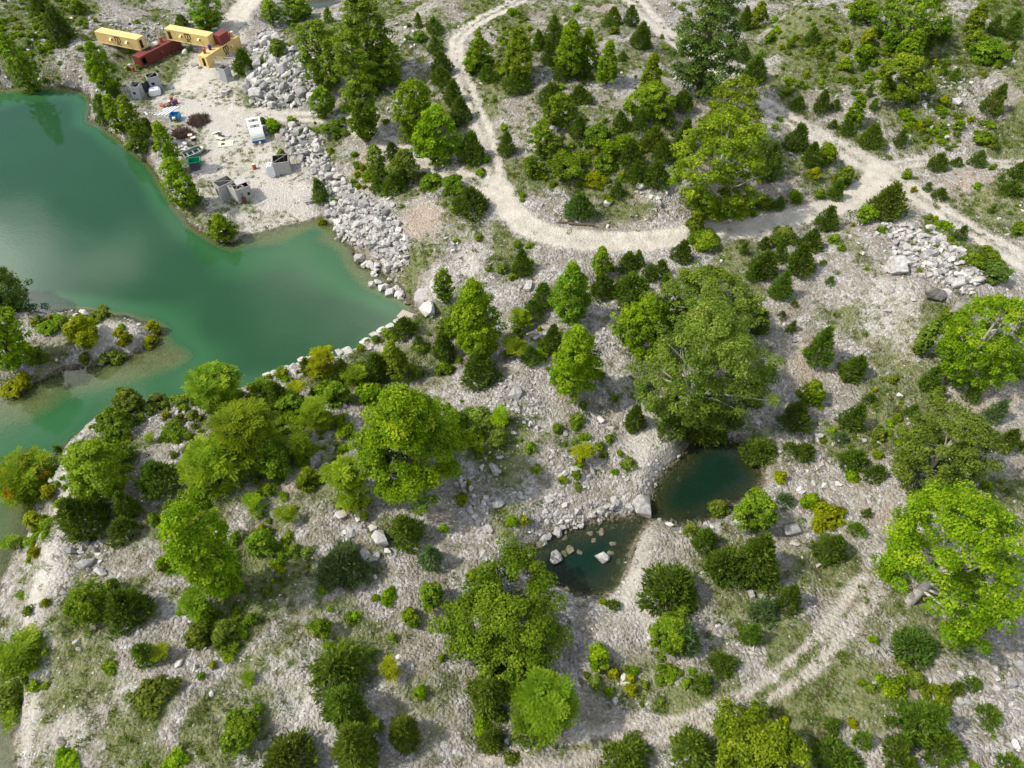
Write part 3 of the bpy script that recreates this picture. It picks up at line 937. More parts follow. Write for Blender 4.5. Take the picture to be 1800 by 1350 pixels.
# ------------------------------------------------------------------ where the plants stand: kind, colour, middle x, y, width, height in the photograph
# kinds: C cedar, B round tree, Y pyramid tree, W tall column tree, P open poplar with pale limbs, S sumac, H shrub, T tuft
PLANTS = """
W mid 22 96 72 120|C dark 95 40 55 62|C cedar 65 4 44 30|H mid 135 10 30 26|C cedar 110 70 20 20|Y bright 172 112 72 84|C cedar 195 153 26 32|C cedar 178 178 36 30|C cedar 180 204 26 26|W bright 200 195 44 60|W bright 228 205 50 78|C cedar 258 222 26 32|H grey 246 248 48 38|W bright 289 252 46 78|W bright 312 318 60 84|H mid 338 344 26 24
W mid 358 14 62 50|C cedar 319 36 26 22|B lime 475 18 36 42|W mid 512 10 44 34|B bright 533 14 28 32|Y bright 392 395 50 56|C cedar 372 396 15 28|H yellow 565 391 14 24|C cedar 425 106 40 42|H grey 487 80 30 30|C cedar 562 333 30 42|C mid 575 26 18 28|H bright 480 219 26 24|H cedar 461 211 13 12|H mid 494 269 15 20
W mid 565 90 76 112|W mid 640 60 84 150|W mid 628 140 70 170|W mid 682 102 48 76|B mid 567 176 46 62|B bright 641 222 36 58|W bright 730 192 68 112|W bright 768 232 72 98|C cedar 828 255 50 56|C cedar 778 108 34 38|C cedar 775 132 36 30|C cedar 795 160 34 42|C cedar 810 190 36 46|C cedar 765 78 28 30|C cedar 763 44 28 30|H mid 738 62 22 20|C mid 735 35 14 26
C cedar 828 353 62 54|C cedar 690 262 26 28|B olive 711 288 50 56|C cedar 692 321 48 40|C cedar 666 324 28 26|H mid 758 318 38 30|H mid 796 321 42 34|W grey 661 280 30 56|H mid 855 279 12 14|H mid 845 302 18 14|H grey 588 222 40 24|H lime 512 209 16 12
Y lime 841 78 40 56|H lime 835 100 36 40|C cedar 857 128 36 30|C cedar 830 114 20 26|Y lime 913 88 64 92|C cedar 910 140 50 30|C cedar 948 68 22 36|C cedar 975 56 34 58|C cedar 965 90 28 42|Y bright 1005 78 62 92|Y bright 1034 85 46 88|C cedar 985 122 30 36|C cedar 1028 122 32 34|Y bright 1070 104 44 78|C cedar 1095 98 18 18|C cedar 1078 28 30 32|C cedar 1110 26 26 36|C cedar 1128 60 36 46|H olive 1080 52 15 15
Y lime 1146 128 50 76|B lime 1150 172 82 54|C cedar 1172 204 36 32|C cedar 1124 210 28 32|C cedar 1092 210 27 32|C cedar 1105 185 16 20|C cedar 1020 165 40 32|C cedar 970 164 46 44|B mid 985 190 58 56|C cedar 1018 220 30 38|C cedar 1200 176 42 36
W mid 952 240 44 58|H grey 975 255 34 40|H mid 1048 235 46 38|H bright 1070 262 32 40|H mid 1065 285 34 30|C cedar 1110 266 40 50|C olive 1151 237 36 40|C cedar 1168 260 36 40|C cedar 1205 236 40 60|C cedar 1120 300 36 40|C cedar 1156 302 48 46|C cedar 890 250 28 42|W mid 934 290 26 38|C dark 1020 358 46 46|H mid 1000 290 60 26|H yellow 1044 314 40 24|H mid 985 272 40 26
W dark 1252 52 114 190|C cedar 1245 146 40 32|C cedar 1328 120 46 50|C dark 1308 92 26 30|P lime 1292 192 118 124|P lime 1272 275 172 200|C dark 1355 280 50 66|H yellow 1296 358 46 40|H lime 1345 353 32 26|C cedar 1371 356 22 24|C cedar 1230 350 26 30|H olive 1262 352 34 30|C cedar 1085 330 22 26
B bright 1516 14 54 42|P mid 1605 24 130 84|Y lime 1720 28 52 56|H lime 1712 68 36 34|C dark 1662 48 32 66|C cedar 1634 68 30 36|C cedar 1750 40 28 32|C cedar 1782 42 40 46|H mid 1740 86 62 44|C cedar 1782 78 16 16|Y bright 1606 80 60 66|B lime 1590 130 108 78|H yellow 1528 64 26 34|H bright 1520 92 36 32|H lime 1485 75 20 22|C cedar 1431 60 28 28|H mid 1390 75 16 16|H mid 1355 65 20 20|C cedar 1461 95 16 18|H bright 1487 112 26 22|C mid 1515 113 14 20
Y lime 1336 22 44 46|C cedar 1312 30 24 40|C cedar 1658 120 20 22|C mid 1680 129 22 22|H bright 1755 112 16 18|C olive 1752 172 46 50|Y bright 1508 188 42 54|C cedar 1403 180 26 26|C cedar 1447 176 30 40|C cedar 1468 183 20 20|C cedar 1490 220 30 26|C cedar 1465 218 16 16|C mid 1537 182 15 20|C cedar 1529 158 14 26|C olive 1535 236 46 42|C cedar 1585 240 25 28|C cedar 1406 238 42 50|C cedar 1430 268 34 42|H bright 1456 268 34 44|H yellow 1433 304 22 20|H olive 1482 310 38 40|C cedar 1474 332 30 34
C cedar 1652 282 36 32|C cedar 1683 283 22 18|C cedar 1723 278 34 28|C cedar 1790 297 32 32|C cedar 1780 329 40 28|C cedar 1762 310 12 15|H mid 1595 305 18 18|C cedar 1632 327 15 17|C cedar 1655 341 28 22|C cedar 1745 365 14 18|C olive 1565 350 66 62|B bright 1525 374 40 32|H mid 1688 218 22 18|H yellow 1661 176 18 26|H mid 1400 345 24 24|H mid 1442 340 16 18|H mid 1735 242 40 26|H mid 1792 400 26 40
C cedar 918 458 34 48|C cedar 1200 441 36 42|Y lime 1226 384 36 42|H lime 1240 420 50 32|Y mid 1004 506 78 106|Y lime 1058 454 36 54|C cedar 1062 498 42 46|C cedar 1110 500 60 56|C cedar 1105 460 36 40|C cedar 1124 454 20 32|C cedar 1142 477 24 30|C cedar 1165 470 28 30|C cedar 1170 495 18 30|C cedar 955 516 40 46|C cedar 937 541 36 36|C cedar 968 596 38 50|Y bright 1014 628 102 140|B bright 1132 568 96 112
P olive 1246 530 176 140|P grey 1238 632 214 236|C dark 1326 684 42 64|C cedar 1336 563 36 42|C cedar 1310 436 15 34|C cedar 1345 426 20 22|C cedar 1345 461 46 50|C cedar 1375 441 28 40|C cedar 1413 452 50 54|C cedar 1428 420 42 40|C cedar 1377 497 38 50|H grey 1380 412 46 32|C cedar 1118 732 36 46|C cedar 1325 475 24 34|S lime 910 560 38 32|S lime 904 612 36 44|C cedar 932 622 36 36
C cedar 1457 382 40 42|H mid 1468 419 20 18|H bright 1480 433 12 12|H mid 1552 402 20 14|C cedar 1460 493 16 16|C cedar 1397 533 12 12|C cedar 1376 552 14 14|C cedar 1392 573 17 24|C cedar 1355 648 20 20|C cedar 1447 604 52 66|C cedar 1505 644 48 48|C cedar 1488 665 14 12|C cedar 1530 700 22 20|C cedar 1503 728 44 48|W grey 1634 588 46 58|P bright 1738 588 186 212|C cedar 1640 660 40 62|C cedar 1650 688 26 28|C cedar 1710 692 32 28|C dark 1690 408 26 26|H mid 1716 455 42 30|H dark 1755 478 46 38|C blue 1755 720 42 48
B bright 1428 688 46 62|C cedar 1405 728 56 54|C cedar 1602 720 24 24|H bright 1580 733 16 14|H bright 1565 743 18 14|C blue 1480 770 28 24|C cedar 1503 806 46 42|C cedar 1540 830 38 34|H bright 1500 836 30 14|C olive 1338 790 62 46|C cedar 1418 792 38 34|C cedar 1390 786 24 18|P grey 1668 784 196 172|P bright 1682 985 310 330|C cedar 1776 770 46 50|H yellow 1455 906 58 48|H bright 1425 880 30 32|C cedar 1465 962 56 54|C blue 1382 878 32 28|H yellow 1373 838 22 28|B mid 1332 898 76 78|C cedar 1525 900 15 16|C mid 1508 930 30 26
C cedar 1338 978 88 98|C cedar 1276 992 76 66|C cedar 1240 946 44 46|C cedar 1190 1034 98 98|B mid 1180 1112 74 78|C blue 1205 1115 54 70|C cedar 1390 1050 48 50|C blue 1345 1072 48 46|C cedar 1320 1112 36 42|C cedar 1272 1165 46 46|C cedar 1238 1200 32 34|H bright 1055 1152 38 44|H mid 1115 1178 16 30|H mid 1176 1182 34 20|H mid 1160 1195 16 18|C cedar 1080 1063 20 20|H bright 1062 1058 12 14|H yellow 1110 1212 20 26|H mid 1072 1216 16 26|H mid 1218 1180 16 16|H mid 1208 1198 16 18
B mid 152 1060 84 84|C cedar 218 1066 84 78|S mid 40 1150 88 64|H olive 20 1218 60 62|S mid 345 1066 56 54|H olive 345 1116 46 44|H olive 396 1114 50 52|C cedar 250 1146 46 50|S lime 286 1148 28 34|H mid 192 1172 28 22|H olive 268 1222 70 60|B mid 420 1286 76 66|H bright 310 1334 36 30|H bright 115 1338 46 30|C olive 500 1334 92 56|W bright 346 962 132 156|S mid 438 1190 16 18|S lime 24 1258 40 30
C blue 600 990 86 82|B mid 562 1105 42 42|C olive 592 1170 96 96|C cedar 600 1236 76 84|C olive 618 1312 84 100|S yellow 685 1177 32 34|S mid 658 1275 20 24|C olive 708 1286 56 62|B mid 757 1045 46 50|H mid 722 1085 30 32|H bright 680 1048 30 28|B mid 888 1084 218 166|B mid 900 1170 130 96|C olive 858 1210 66 84|S mid 958 1236 116 130|C olive 932 1284 62 64|C olive 865 1300 46 50|H bright 738 1216 22 26
C olive 1105 1336 82 46|C olive 1222 1312 72 76|B lime 1334 1336 190 112|C cedar 1478 1336 82 56|C cedar 1465 1275 26 30|H yellow 1499 1271 16 20|C cedar 1520 1300 32 36|C cedar 1568 1268 20 20|C cedar 1585 1310 46 48|C cedar 1592 1346 62 40|C cedar 1632 1262 84 86|C cedar 1664 1312 78 72|H lime 1648 1222 54 40|C cedar 1712 1200 32 26|C cedar 1740 1258 48 40|C cedar 1780 1346 50 30|H olive 1610 1192 32 46|C dark 1612 1136 84 70|H bright 1549 1192 16 12|H olive 1590 1166 28 24|C cedar 1688 1208 26 26|H bright 1537 1124 16 16
S lime 40 790 108 130|B mid 196 740 72 58|B lime 166 822 126 112|C cedar 200 792 62 62|C cedar 105 792 26 32|C cedar 275 838 82 64|C cedar 134 905 92 82|C cedar 216 884 50 50|C cedar 214 930 60 52|S mid 378 682 104 92|S lime 428 758 128 132|S lime 372 820 116 102|H mid 470 800 70 80|H mid 335 880 62 46|S lime 265 770 16 16|H olive 226 704 52 46|H olive 276 704 36 30|H yellow 60 915 42 42|H yellow 86 862 30 40|S mid 16 958 32 44|H mid 270 912 24 24|H mid 458 952 46 50|B bright 286 990 30 32|H yellow 58 970 22 22|H olive 195 1030 26 26|S bright 448 885 34 20|H yellow 72 830 26 30
Y bright 716 764 200 222|B mid 770 742 96 86|S lime 608 846 76 82|C olive 714 930 58 64|C blue 756 976 36 54|S lime 555 726 56 58|H mid 508 706 50 46|S lime 528 784 44 60|S lime 500 906 32 46|H mid 470 860 30 26|H lime 540 840 40 40|C cedar 845 646 62 66|C cedar 778 606 42 50|Y bright 834 548 102 134|C cedar 712 574 42 40|W mid 780 498 30 58|H olive 788 575 40 36|Y lime 690 626 52 66|C cedar 660 640 46 52|S lime 625 661 36 36|S yellow 566 636 50 56|C cedar 538 640 26 30|C cedar 490 692 42 52|S yellow 520 690 32 46|H mid 780 648 28 26|H grey 838 738 60 42|H grey 876 770 34 40|S bright 882 734 30 36|H lime 812 876 20 40|H bright 780 928 14 20|H bright 900 915 20 18|H mid 590 690 44 44|C cedar 598 650 30 40|H bright 650 690 40 40
S yellow 1025 798 32 46|H mid 980 752 18 20|H mid 1010 745 20 18|H mid 1072 770 14 14|H mid 1055 784 16 16|H mid 932 786 18 20|H mid 1025 710 14 18|H bright 1080 700 10 11|H mid 1014 834 16 20|H olive 1017 855 16 14|H bright 1080 828 12 10|H bright 1090 796 10 10|C olive 1180 750 48 42|C olive 1232 744 62 62|C cedar 1264 762 36 30|C cedar 1290 738 30 26|H grey 1262 895 34 40|H brown 1210 904 16 32|H olive 1215 930 24 26|H bright 1330 862 14 24|H mid 630 880 30 24|H bright 580 1070 8 8
W dark 24 498 90 100|B bright 22 606 90 150|H yellow 30 676 50 34|H yellow 142 580 58 50|H mid 92 572 44 28|H yellow 214 590 32 46|H yellow 268 574 24 46|H yellow 264 598 24 20|H olive 148 628 22 18|H olive 195 624 40 14|H olive 175 552 40 12|H mid 62 622 36 40
H olive 110 758 24 22|H olive 520 620 26 14|S lime 600 612 16 16|C cedar 480 640 18 16|H mid 340 700 24 20|H mid 300 760 40 30|H olive 310 742 30 22|C cedar 735 598 16 20|H olive 740 610 26 18|H lime 640 905 14 14|H mid 500 960 24 20|H yellow 490 1000 16 22|H olive 470 1040 20 18|H mid 440 1090 22 22|H bright 470 935 18 16|H mid 640 1180 10 10|H mid 690 1120 14 16|H bright 660 1050 12 12|H lime 830 1010 20 24|H bright 776 1155 12 16
""".replace('\n', '|').split('|')


def fit_plant(kind, cx, cy, w, h):
    """base point, crown radius and height whose outline fills the picked box"""
    lim = {'C': (1.5, 3.6), 'B': (1.3, 2.6), 'Y': (1.9, 3.6), 'W': (2.4, 6.5), 'P': (1.5, 2.4), 'S': (1.1, 2.4), 'H': (0.9, 2.2), 'T': (0.8, 2)}[kind]
    b = np.array([cx, cy + h * 0.25], float)
    p = G(*b)
    r = w / 2 / scale_at(p)
    H = r * sum(lim) / 2
    D = rand_dir(70, np.random.default_rng(1))
    lo = 0.0 if kind in 'CHT' else 0.12
    for _ in range(9):
        c = np.array([p[0], p[1], p[2] + H * (0.5 + lo / 2)])
        q = project(c + D * np.array([r, r, H * (0.5 - lo / 2)]))
        x0, y0, x1, y1 = q[:, 0].min(), q[:, 1].min(), q[:, 0].max(), q[:, 1].max()
        r *= (w / (x1 - x0)) ** 0.8
        H = min(max(H * (h / (y1 - y0)) ** 1.4, lim[0] * r), lim[1] * r)
        b += 0.8 * np.array([cx - (x0 + x1) / 2, cy - (y0 + y1) / 2])
        p = G(*b)
    return p, r, H


ZONES = [  # picture region -> where the plant grows
    ((0, 440, 290, 700), 'on the stony spit in the lake'),
    ((0, 0, 160, 165), 'on the grassy slope behind the lake'),
    ((150, 90, 350, 365), 'on the lake shore beside the scrap yard'),
    ((300, 0, 545, 60), 'by the creek behind the stacked containers'),
    ((350, 60, 575, 410), 'at the edge of the scrap yard'),
    ((530, 0, 720, 260), 'above the boulder heap'),
    ((690, 0, 860, 380), 'between the boulder heap and the looping road'),
    ((575, 240, 720, 360), 'above the boulder bank'),
    ((800, 0, 1000, 160), 'on the mound beside the looping road'),
    ((1000, 0, 1190, 160), 'on top of the mound inside the looping road'),
    ((880, 150, 1060, 390), 'on the mound flank facing the narrow road'),
    ((1050, 150, 1220, 390), 'on the middle of the mound'),
    ((1180, 0, 1400, 390), 'between the mound and the wide track'),
    ((1300, 0, 1560, 170), 'on the hillside across the wide track'),
    ((1500, 0, 1830, 270), 'on the stony hillside above the thin side track'),
    ((1370, 160, 1560, 350), 'along the wide track near the road fork'),
    ((1560, 260, 1830, 420), 'beside the thin side track past the fork'),
    ((1430, 340, 1600, 440), 'at the road fork'),
    ((1290, 400, 1460, 580), 'on the gravel slope under the road bend'),
    ((1600, 400, 1830, 560), 'behind the grey rock heap'),
    ((1370, 470, 1620, 760), 'on the bare gravel slope above the pools'),
    ((1600, 560, 1830, 800), 'on the slope beside the big spreading trees'),
    ((880, 430, 1190, 520), 'in the row just under the gravel road'),
    ((700, 430, 890, 700), 'by the inlet corner of the lake'),
    ((880, 520, 1190, 700), 'on the rocky rise under the gravel road'),
    ((1130, 460, 1370, 720), 'around the big pale limbed tree'),
    ((1140, 715, 1320, 780), 'overhanging the head of the dark pool'),
    ((1300, 760, 1570, 860), 'on the gravel beside the dark pool'),
    ((1190, 850, 1560, 1010), 'on the bank between the pools and the wheel tracks'),
    ((920, 690, 1120, 870), 'on the rubble slope above the boulder rimmed pool'),
    ((1130, 1000, 1440, 1230), 'between the lower pool and the wheel tracks'),
    ((1440, 820, 1830, 1180), 'under the largest spreading tree'),
    ((1430, 1150, 1830, 1400), 'on the ground outside the bend of the wheel tracks'),
    ((1050, 1250, 1440, 1400), 'along the outer edge of the wheel tracks'),
    ((770, 1000, 1030, 1330), 'in the thicket below the lower pool'),
    ((1000, 1000, 1140, 1250), 'on the gravel below the lower pool'),
    ((0, 700, 240, 970), 'on the cliff corner above the lake'),
    ((0, 940, 120, 1300), 'on the pale cliff face over the water'),
    ((430, 590, 720, 720), 'on the ledge along the lake'),
    ((240, 640, 500, 900), 'in the sumac thicket behind the ledge'),
    ((490, 690, 680, 900), 'among the rocks beside the great round tree'),
    ((680, 690, 920, 900), 'on the rubble beyond the great round tree'),
    ((230, 860, 520, 1130), 'on the grassy hollow behind the cliff'),
    ((80, 1000, 300, 1200), 'on the gravel top of the cliff'),
    ((150, 1180, 530, 1400), 'on the pale gravel slope behind the cliff'),
    ((520, 880, 800, 1150), 'on the gravel flat before the thicket'),
    ((520, 1100, 800, 1400), 'beside the long row of olive cedars'),
]


def zone(x, y):
    for (x0, y0, x1, y1), ph in ZONES:
        if x0 <= x <= x1 and y0 <= y <= y1:
            return ph
    return 'on the pale gravel'


COLW = {'cedar': 'dark green', 'blue': 'bluish green', 'olive': 'olive green', 'bright': 'bright green', 'mid': 'fresh green', 'yellow': 'yellow green', 'lime': 'lime green', 'grey': 'grey green', 'dark': 'deep green', 'brown': 'dry brown', 'rust': 'rusty'}
KINDW = {'C': ('cedar_tree', 'cedar', 'cedar'), 'B': ('broadleaf_tree', 'round leafy tree', 'tree'), 'Y': ('broadleaf_tree', 'pointed leafy tree', 'tree'), 'W': ('willow_tree', 'slender tree', 'tree'), 'P': ('poplar_tree', 'spreading tree with pale limbs', 'tree'), 'S': ('sumac_shrub', 'sumac with feathered leaves', 'shrub'), 'H': ('leafy_shrub', 'leafy shrub', 'shrub')}
SPECIAL = {  # picked middle -> label of a one-off
    (716, 764): 'great round bright green tree standing alone on the rubble of the peninsula',
    (1238, 632): 'big grey green tree with pale limbs overhanging the slope above the pools',
    (1246, 530): 'olive yellow crown with bare pale limbs behind the big grey green tree',
    (1682, 985): 'largest spreading green tree with thick pale leaning trunk by the wheel tracks',
    (1668, 784): 'broad bright green tree crowding behind the largest spreading tree',
    (1738, 588): 'wide lime green tree below the grey rock heap',
    (1272, 275): 'big lime green tree between the mound and the road bend',
    (1292, 192): 'lime green tree top rising behind the big lime tree on the mound',
    (1252, 52): 'tall dense deep green tree beside the wide track',
    (888, 1084): 'wide fresh green tree below the lower pool',
    (1334, 1336): 'lime green tree top at the outer edge of the wheel tracks',
    (640, 60): 'tallest slender fresh green tree above the boulder heap',
    (40, 790): 'sumac with orange seed heads leaning from the cliff corner over the lake',
    (172, 112): 'pointed bright green tree next to the red container end',
    (392, 395): 'small bright tree with its trunk standing at the lake edge',
    (565, 391): 'little yellow shrub growing out of the shallow lake water',
    (600, 990): 'round bluish green cedar alone on the gravel flat',
    (142, 580): 'vivid yellow bush on the stony spit in the lake',
    (346, 962): 'tall bright green leafy tree in the grassy hollow behind the cliff',
    (834, 548): 'pointed bright green tree at the inlet corner of the lake',
    (1014, 628): 'dense bright green cone shaped tree on the rocky rise',
    (1210, 904): 'dry tan dead plant at the edge of the dark pool',
    (958, 1236): 'large fresh green sumac at the front of the thicket below the pool',
    (1565, 350): 'tan tinged olive cedar spreading over the road fork',
    (1525, 374): 'round clipped looking bright green bush at the road fork',
    (1605, 24): 'wide tree with grey limbs on the far hillside',
}

POOLM = {}
ROOTED = {(40, 790): (72, 862), (392, 395): (397, 420), (22, 606): (30, 640), (24, 498): (18, 548)}


def plant_mesh(kind, colr, r, H, big, far=1.0):
    """crown and wood meshes, shared between plants of nearly the same size"""
    if big:
        key = (kind, colr, round(r, 2), round(H, 2))
    else:
        qr = round(math.log(r) * 2.2)
        qh = round(math.log(H / r) * 3)
        key = (kind, colr if kind in 'S' else '', qr, qh, random.randint(0, 4) if kind in 'C' else random.randint(0, 1))
    if key not in POOLM:
        if not big:
            r0 = math.exp(key[2] / 2.2)
            H0 = r0 * math.exp(key[3] / 3)
        else:
            r0, H0 = r, H
        seed = abs(hash((kind, key[2], key[3], key[-1] if not big else 5))) % 100000
        seed = int(r0 * 1000 + H0 * 77 + (0 if big else key[-1] * 31)) % 100000
        if kind == 'C':
            cr_, wd = cedar(r0, H0, seed, spray=0.30 + 0.075 * min(r0, 3), cover=2.9)
        elif kind == 'S':
            cr_, wd = frond_tree(r0, H0, seed, tips=int(np.clip(4.4 * r0 * r0, 3, 84)), fr_len=min(1.35, 0.5 + 0.5 * r0), leaflet=min(0.46, 0.2 + 0.15 * r0))
        elif kind == 'H':
            cr_, wd = broadleaf(r0, H0, seed, 'round', leaf=min(0.34, 0.15 + 0.12 * r0), base=0.03, cover=1.0, gap=0.18, nlimb=5, clump=0.32, lump=0.45)
        elif kind == 'B':
            cr_, wd = broadleaf(r0, H0, seed, 'round', leaf=1.08 * (far if big else 1.15) * min(0.29, 0.17 + 0.03 * r0), cover=0.62, gap=0.2, clump=0.17, lump=0.42)
        elif kind == 'Y':
            cr_, wd = broadleaf(r0, H0, seed, 'pyramid', leaf=1.1 * (far if big else 1.2) * min(0.28, 0.17 + 0.035 * r0), cover=0.64, gap=0.19, clump=0.185, lump=0.38)
        elif kind == 'W':
            cr_, wd = broadleaf(r0, H0, seed, 'column', leaf=0.275 * (far if big else 1.3), base=0.08, cover=0.54, gap=0.2, nlimb=12, clump=0.21, lump=0.5)
        else:
            cr_, wd = broadleaf(r0, H0, seed, 'round', leaf=0.30 * far, base=0.08, cover=0.50, gap=0.2, nlimb=30, clump=0.13, lump=0.42, window=colr == 'bright' and r0 > 7)
        POOLM[key] = (mesh_np('crown', cr_[0], cr_[1], {'tint': cr_[2]}), mesh_np('trunk', wd[0], wd[1], None, True), r0, H0)
    return POOLM[key]


def crown_obj(name, me, colr, root, sc):
    """shared geometry, leaf colour on the object's own slot"""
    if not me.materials:
        me.materials.append(None)
    o = link(name, me, None, root, scl=sc)
    o.material_slots[0].link = 'OBJECT'
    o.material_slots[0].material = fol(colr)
    return o


TREES = []
for row in PLANTS:
    if not row.strip():
        continue
    kind, colr, *nums = row.split()
    cx, cy, w, h = map(float, nums)
    if w < 6:
        continue
    p, r, H = fit_plant(kind, cx, cy, w, h)
    if (int(cx), int(cy)) in ROOTED:
        p = G(*ROOTED[(int(cx), int(cy))])
        sc_ = scale_at(p)
        r = w / 2 / sc_
        zz = np.linspace(0, 25, 200)
        q = project(np.stack([np.full(200, p[0]), np.full(200, p[1]), p[2] + zz], -1))[:, 1]
        H = float(zz[np.argmin(np.abs(q - (cy - h / 2 + 0.35 * r * sc_)))])
        if kind == 'S':
            H = min(H, 1.5 * r)
    big = kind != 'C' and max(w, h) > 95 or kind == 'P'
    cme, wme, r0, H0 = plant_mesh(kind, colr, r, H, big, min(max(project(p)[2] / 92, 1.0), 1.7))
    name, word, cat = KINDW[kind]
    ph = zone(cx, cy)
    sizew = ''
    if kind in 'C':
        sizew = 'tall ' if H > 6.2 else ('small ' if H < 2.6 else ('stout ' if H / r < 2.0 else ''))
    elif kind == 'H':
        sizew = 'tiny ' if r < 0.75 else ('low ' if H / r < 1.15 else '')
    lab = SPECIAL.get((int(cx), int(cy))) or f'{sizew}{COLW[colr]} {word} {ph}'
    rt = random.uniform(0, 6.28) if kind != 'P' else math.atan2(p[0], p[1]) * -1
    root = link(name, None, label=lab, cat=cat, group=f'{cat}s {ph}', loc=(p[0], p[1], p[2] - 0.05), rot=(random.gauss(0, 0.05), random.gauss(0, 0.05), rt) if kind in 'CH' else (0, 0, rt))
    root.empty_display_size = 0.5
    fit_ = 0.92 if kind in 'BYP' else 1.0
    sc = (fit_ * r / r0, fit_ * r / r0, H / H0)
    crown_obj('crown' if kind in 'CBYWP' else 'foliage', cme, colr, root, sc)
    link('trunk' if kind in 'CBYWP' else 'stem', wme, BARK_PALE if kind == 'P' else BARK, root, scl=sc)
    TREES.append((p, r, H, kind, colr, root))
    if (int(cx), int(cy)) in ((40, 790),) and kind == 'S':
        hr = np.random.default_rng(int(cx))
        hp = []
        for _ in range(16):
            a, q = hr.uniform(0, 6.28), math.sqrt(hr.random()) * r * 0.85
            c = np.array([q * math.cos(a), q * math.sin(a), H * (0.95 - 0.35 * (q / r) ** 2) + 0.25])
            d_ = rand_dir(26, hr)
            hp.append(blades(c + d_ * 0.08, d_, unit(np.cross(d_, hr.normal(size=(26, 3)))), np.full(26, 0.3), np.full(26, 0.14), np.clip(0.4 + hr.normal(size=26) * 0.2, 0, 1)))
        hv = np.concatenate([x[0] for x in hp])
        link('seed_heads', mesh_np('seed_heads', hv, quads(len(hv) // 4), {'tint': np.concatenate([x[1] for x in hp])}), fol('rust'), root, kind='stuff')

# tell look-alikes apart: by a different neighbour, then by size
SHORT = {'C': 'cedar', 'B': 'tree', 'Y': 'tree', 'W': 'tree', 'P': 'tree', 'S': 'sumac', 'H': 'shrub'}


def alike():
    d = {}
    for t in TREES:
        d.setdefault(t[5]['label'], []).append(t)
    return [v for v in d.values() if len(v) > 1]


for same in alike():
    for t in same:
        best, bd = None, 9.0
        for o in TREES:
            if o[5]['label'] == t[5]['label'] or (SHORT[o[3]], o[4]) == (SHORT[t[3]], t[4]):
                continue
            dd = float(np.hypot(*(o[0] - t[0])[:2])) - o[1] * 0.4
            if dd < bd:
                best, bd = o, dd
        if best is not None:
            phr = f" near a {COLW[best[4]]} {SHORT[best[3]]}"
            if len((t[5]['label'] + phr).split()) <= 15:
                t[5]['new'] = t[5]['label'] + phr
    for t in same:
        if 'new' in t[5]:
            t[5]['label'] = t[5]['new']
            del t[5]['new']
for same in alike():
    same.sort(key=lambda t: t[2])
    n = len(same)
    if same[-1][2] > 1.12 * same[-2][2]:
        same[-1][5]['label'] = ('taller ' if n == 2 else 'tallest ') + same[-1][5]['label'].replace('tall ', '').replace('small ', '')
    if n > 2 and same[0][2] < 0.88 * same[1][2]:
        same[0][5]['label'] = 'shortest ' + same[0][5]['label'].replace('tall ', '').replace('small ', '')
# ------------------------------------------------------------------ stones
def hull_mesh(name, seed, npts=13, squash=(1, 0.8, 0.65), jag=0.25):
    rr = np.random.default_rng(seed)
    bm = bmesh.new()
    D = rand_dir(npts, rr)
    D = D * (1 - jag + jag * rr.random((npts, 1)) * 1.3)
    # box-ish fracture: push towards a cube
    D = np.sign(D) * np.abs(D) ** 0.72
    for d in D:
        bm.verts.new(tuple(d * np.array(squash) * 0.5))
    res = bmesh.ops.convex_hull(bm, input=bm.verts)
    junk = [v for v in bm.verts if not v.link_faces]
    for v in junk:
        bm.verts.remove(v)
    bmesh.ops.bevel(bm, geom=list(bm.edges), offset=0.03, segments=1, affect='EDGES', clamp_overlap=True) if npts > 12 else None
    bmesh.ops.triangulate(bm, faces=bm.faces)
    me = bpy.data.meshes.new(name)
    bm.to_mesh(me)
    bm.free()
    return me


ROCK = rock_mat('limestone_grey', (0.23, 0.222, 0.207), (0.45, 0.437, 0.412), (0.17, 0.155, 0.13))
ROCK_W = rock_mat('limestone_white', (0.37, 0.355, 0.325), (0.55, 0.53, 0.495), (0.28, 0.25, 0.205))
LEDGEM = rock_mat('limestone_ledge', (0.36, 0.34, 0.30), (0.55, 0.53, 0.485), (0.28, 0.25, 0.19))
ROCK_D = rock_mat('limestone_dark', (0.11, 0.10, 0.085), (0.27, 0.25, 0.22), (0.06, 0.055, 0.045))
ROCK_ALGAE = rock_mat('limestone_algae', (0.085, 0.075, 0.045), (0.20, 0.18, 0.12), (0.05, 0.05, 0.025))
BOULDERS = [hull_mesh('boulder', 100 + i, 16 if i > 5 else 22, (1, random.uniform(0.7, 0.95), random.uniform(0.55, 0.85)) if i > 5 else (1, 0.92, 0.85), 0.25 if i > 5 else 0.12) for i in range(18)]
for m in BOULDERS:
    m.materials.append(ROCK)
BVAR = {}


def bmesh_var(i, mat):
    k = (i, mat.name)
    if mat is ROCK:
        return BOULDERS[i]
    if k not in BVAR:
        BVAR[k] = BOULDERS[i].copy()
        BVAR[k].materials[0] = mat
    return BVAR[k]


def in_poly(x, y, poly):
    c = False
    n = len(poly)
    for i in range(n):
        x0, y0 = poly[i]
        x1, y1 = poly[(i + 1) % n]
        if (y0 > y) != (y1 > y) and x < x0 + (y - y0) * (x1 - x0) / (y1 - y0):
            c = not c
    return c


def boulder(p, size, label, group, mat=ROCK, sink=0.3, flat=None, round_=False, tilt=0.45):
    i = random.randrange(6 if round_ else len(BOULDERS))
    z = size * random.uniform(0.75, 1.05) if flat is None else size * flat
    link('boulder', bmesh_var(i, mat), None, None, label, 'boulder', group,
         loc=(p[0], p[1], p[2] + z * (0.3 - sink * 0.35)), rot=(random.uniform(-tilt, tilt), random.uniform(-tilt, tilt), random.uniform(0, 6.28)),
         scl=(size * random.uniform(1.0, 1.3), size * random.uniform(0.85, 1.15), z))


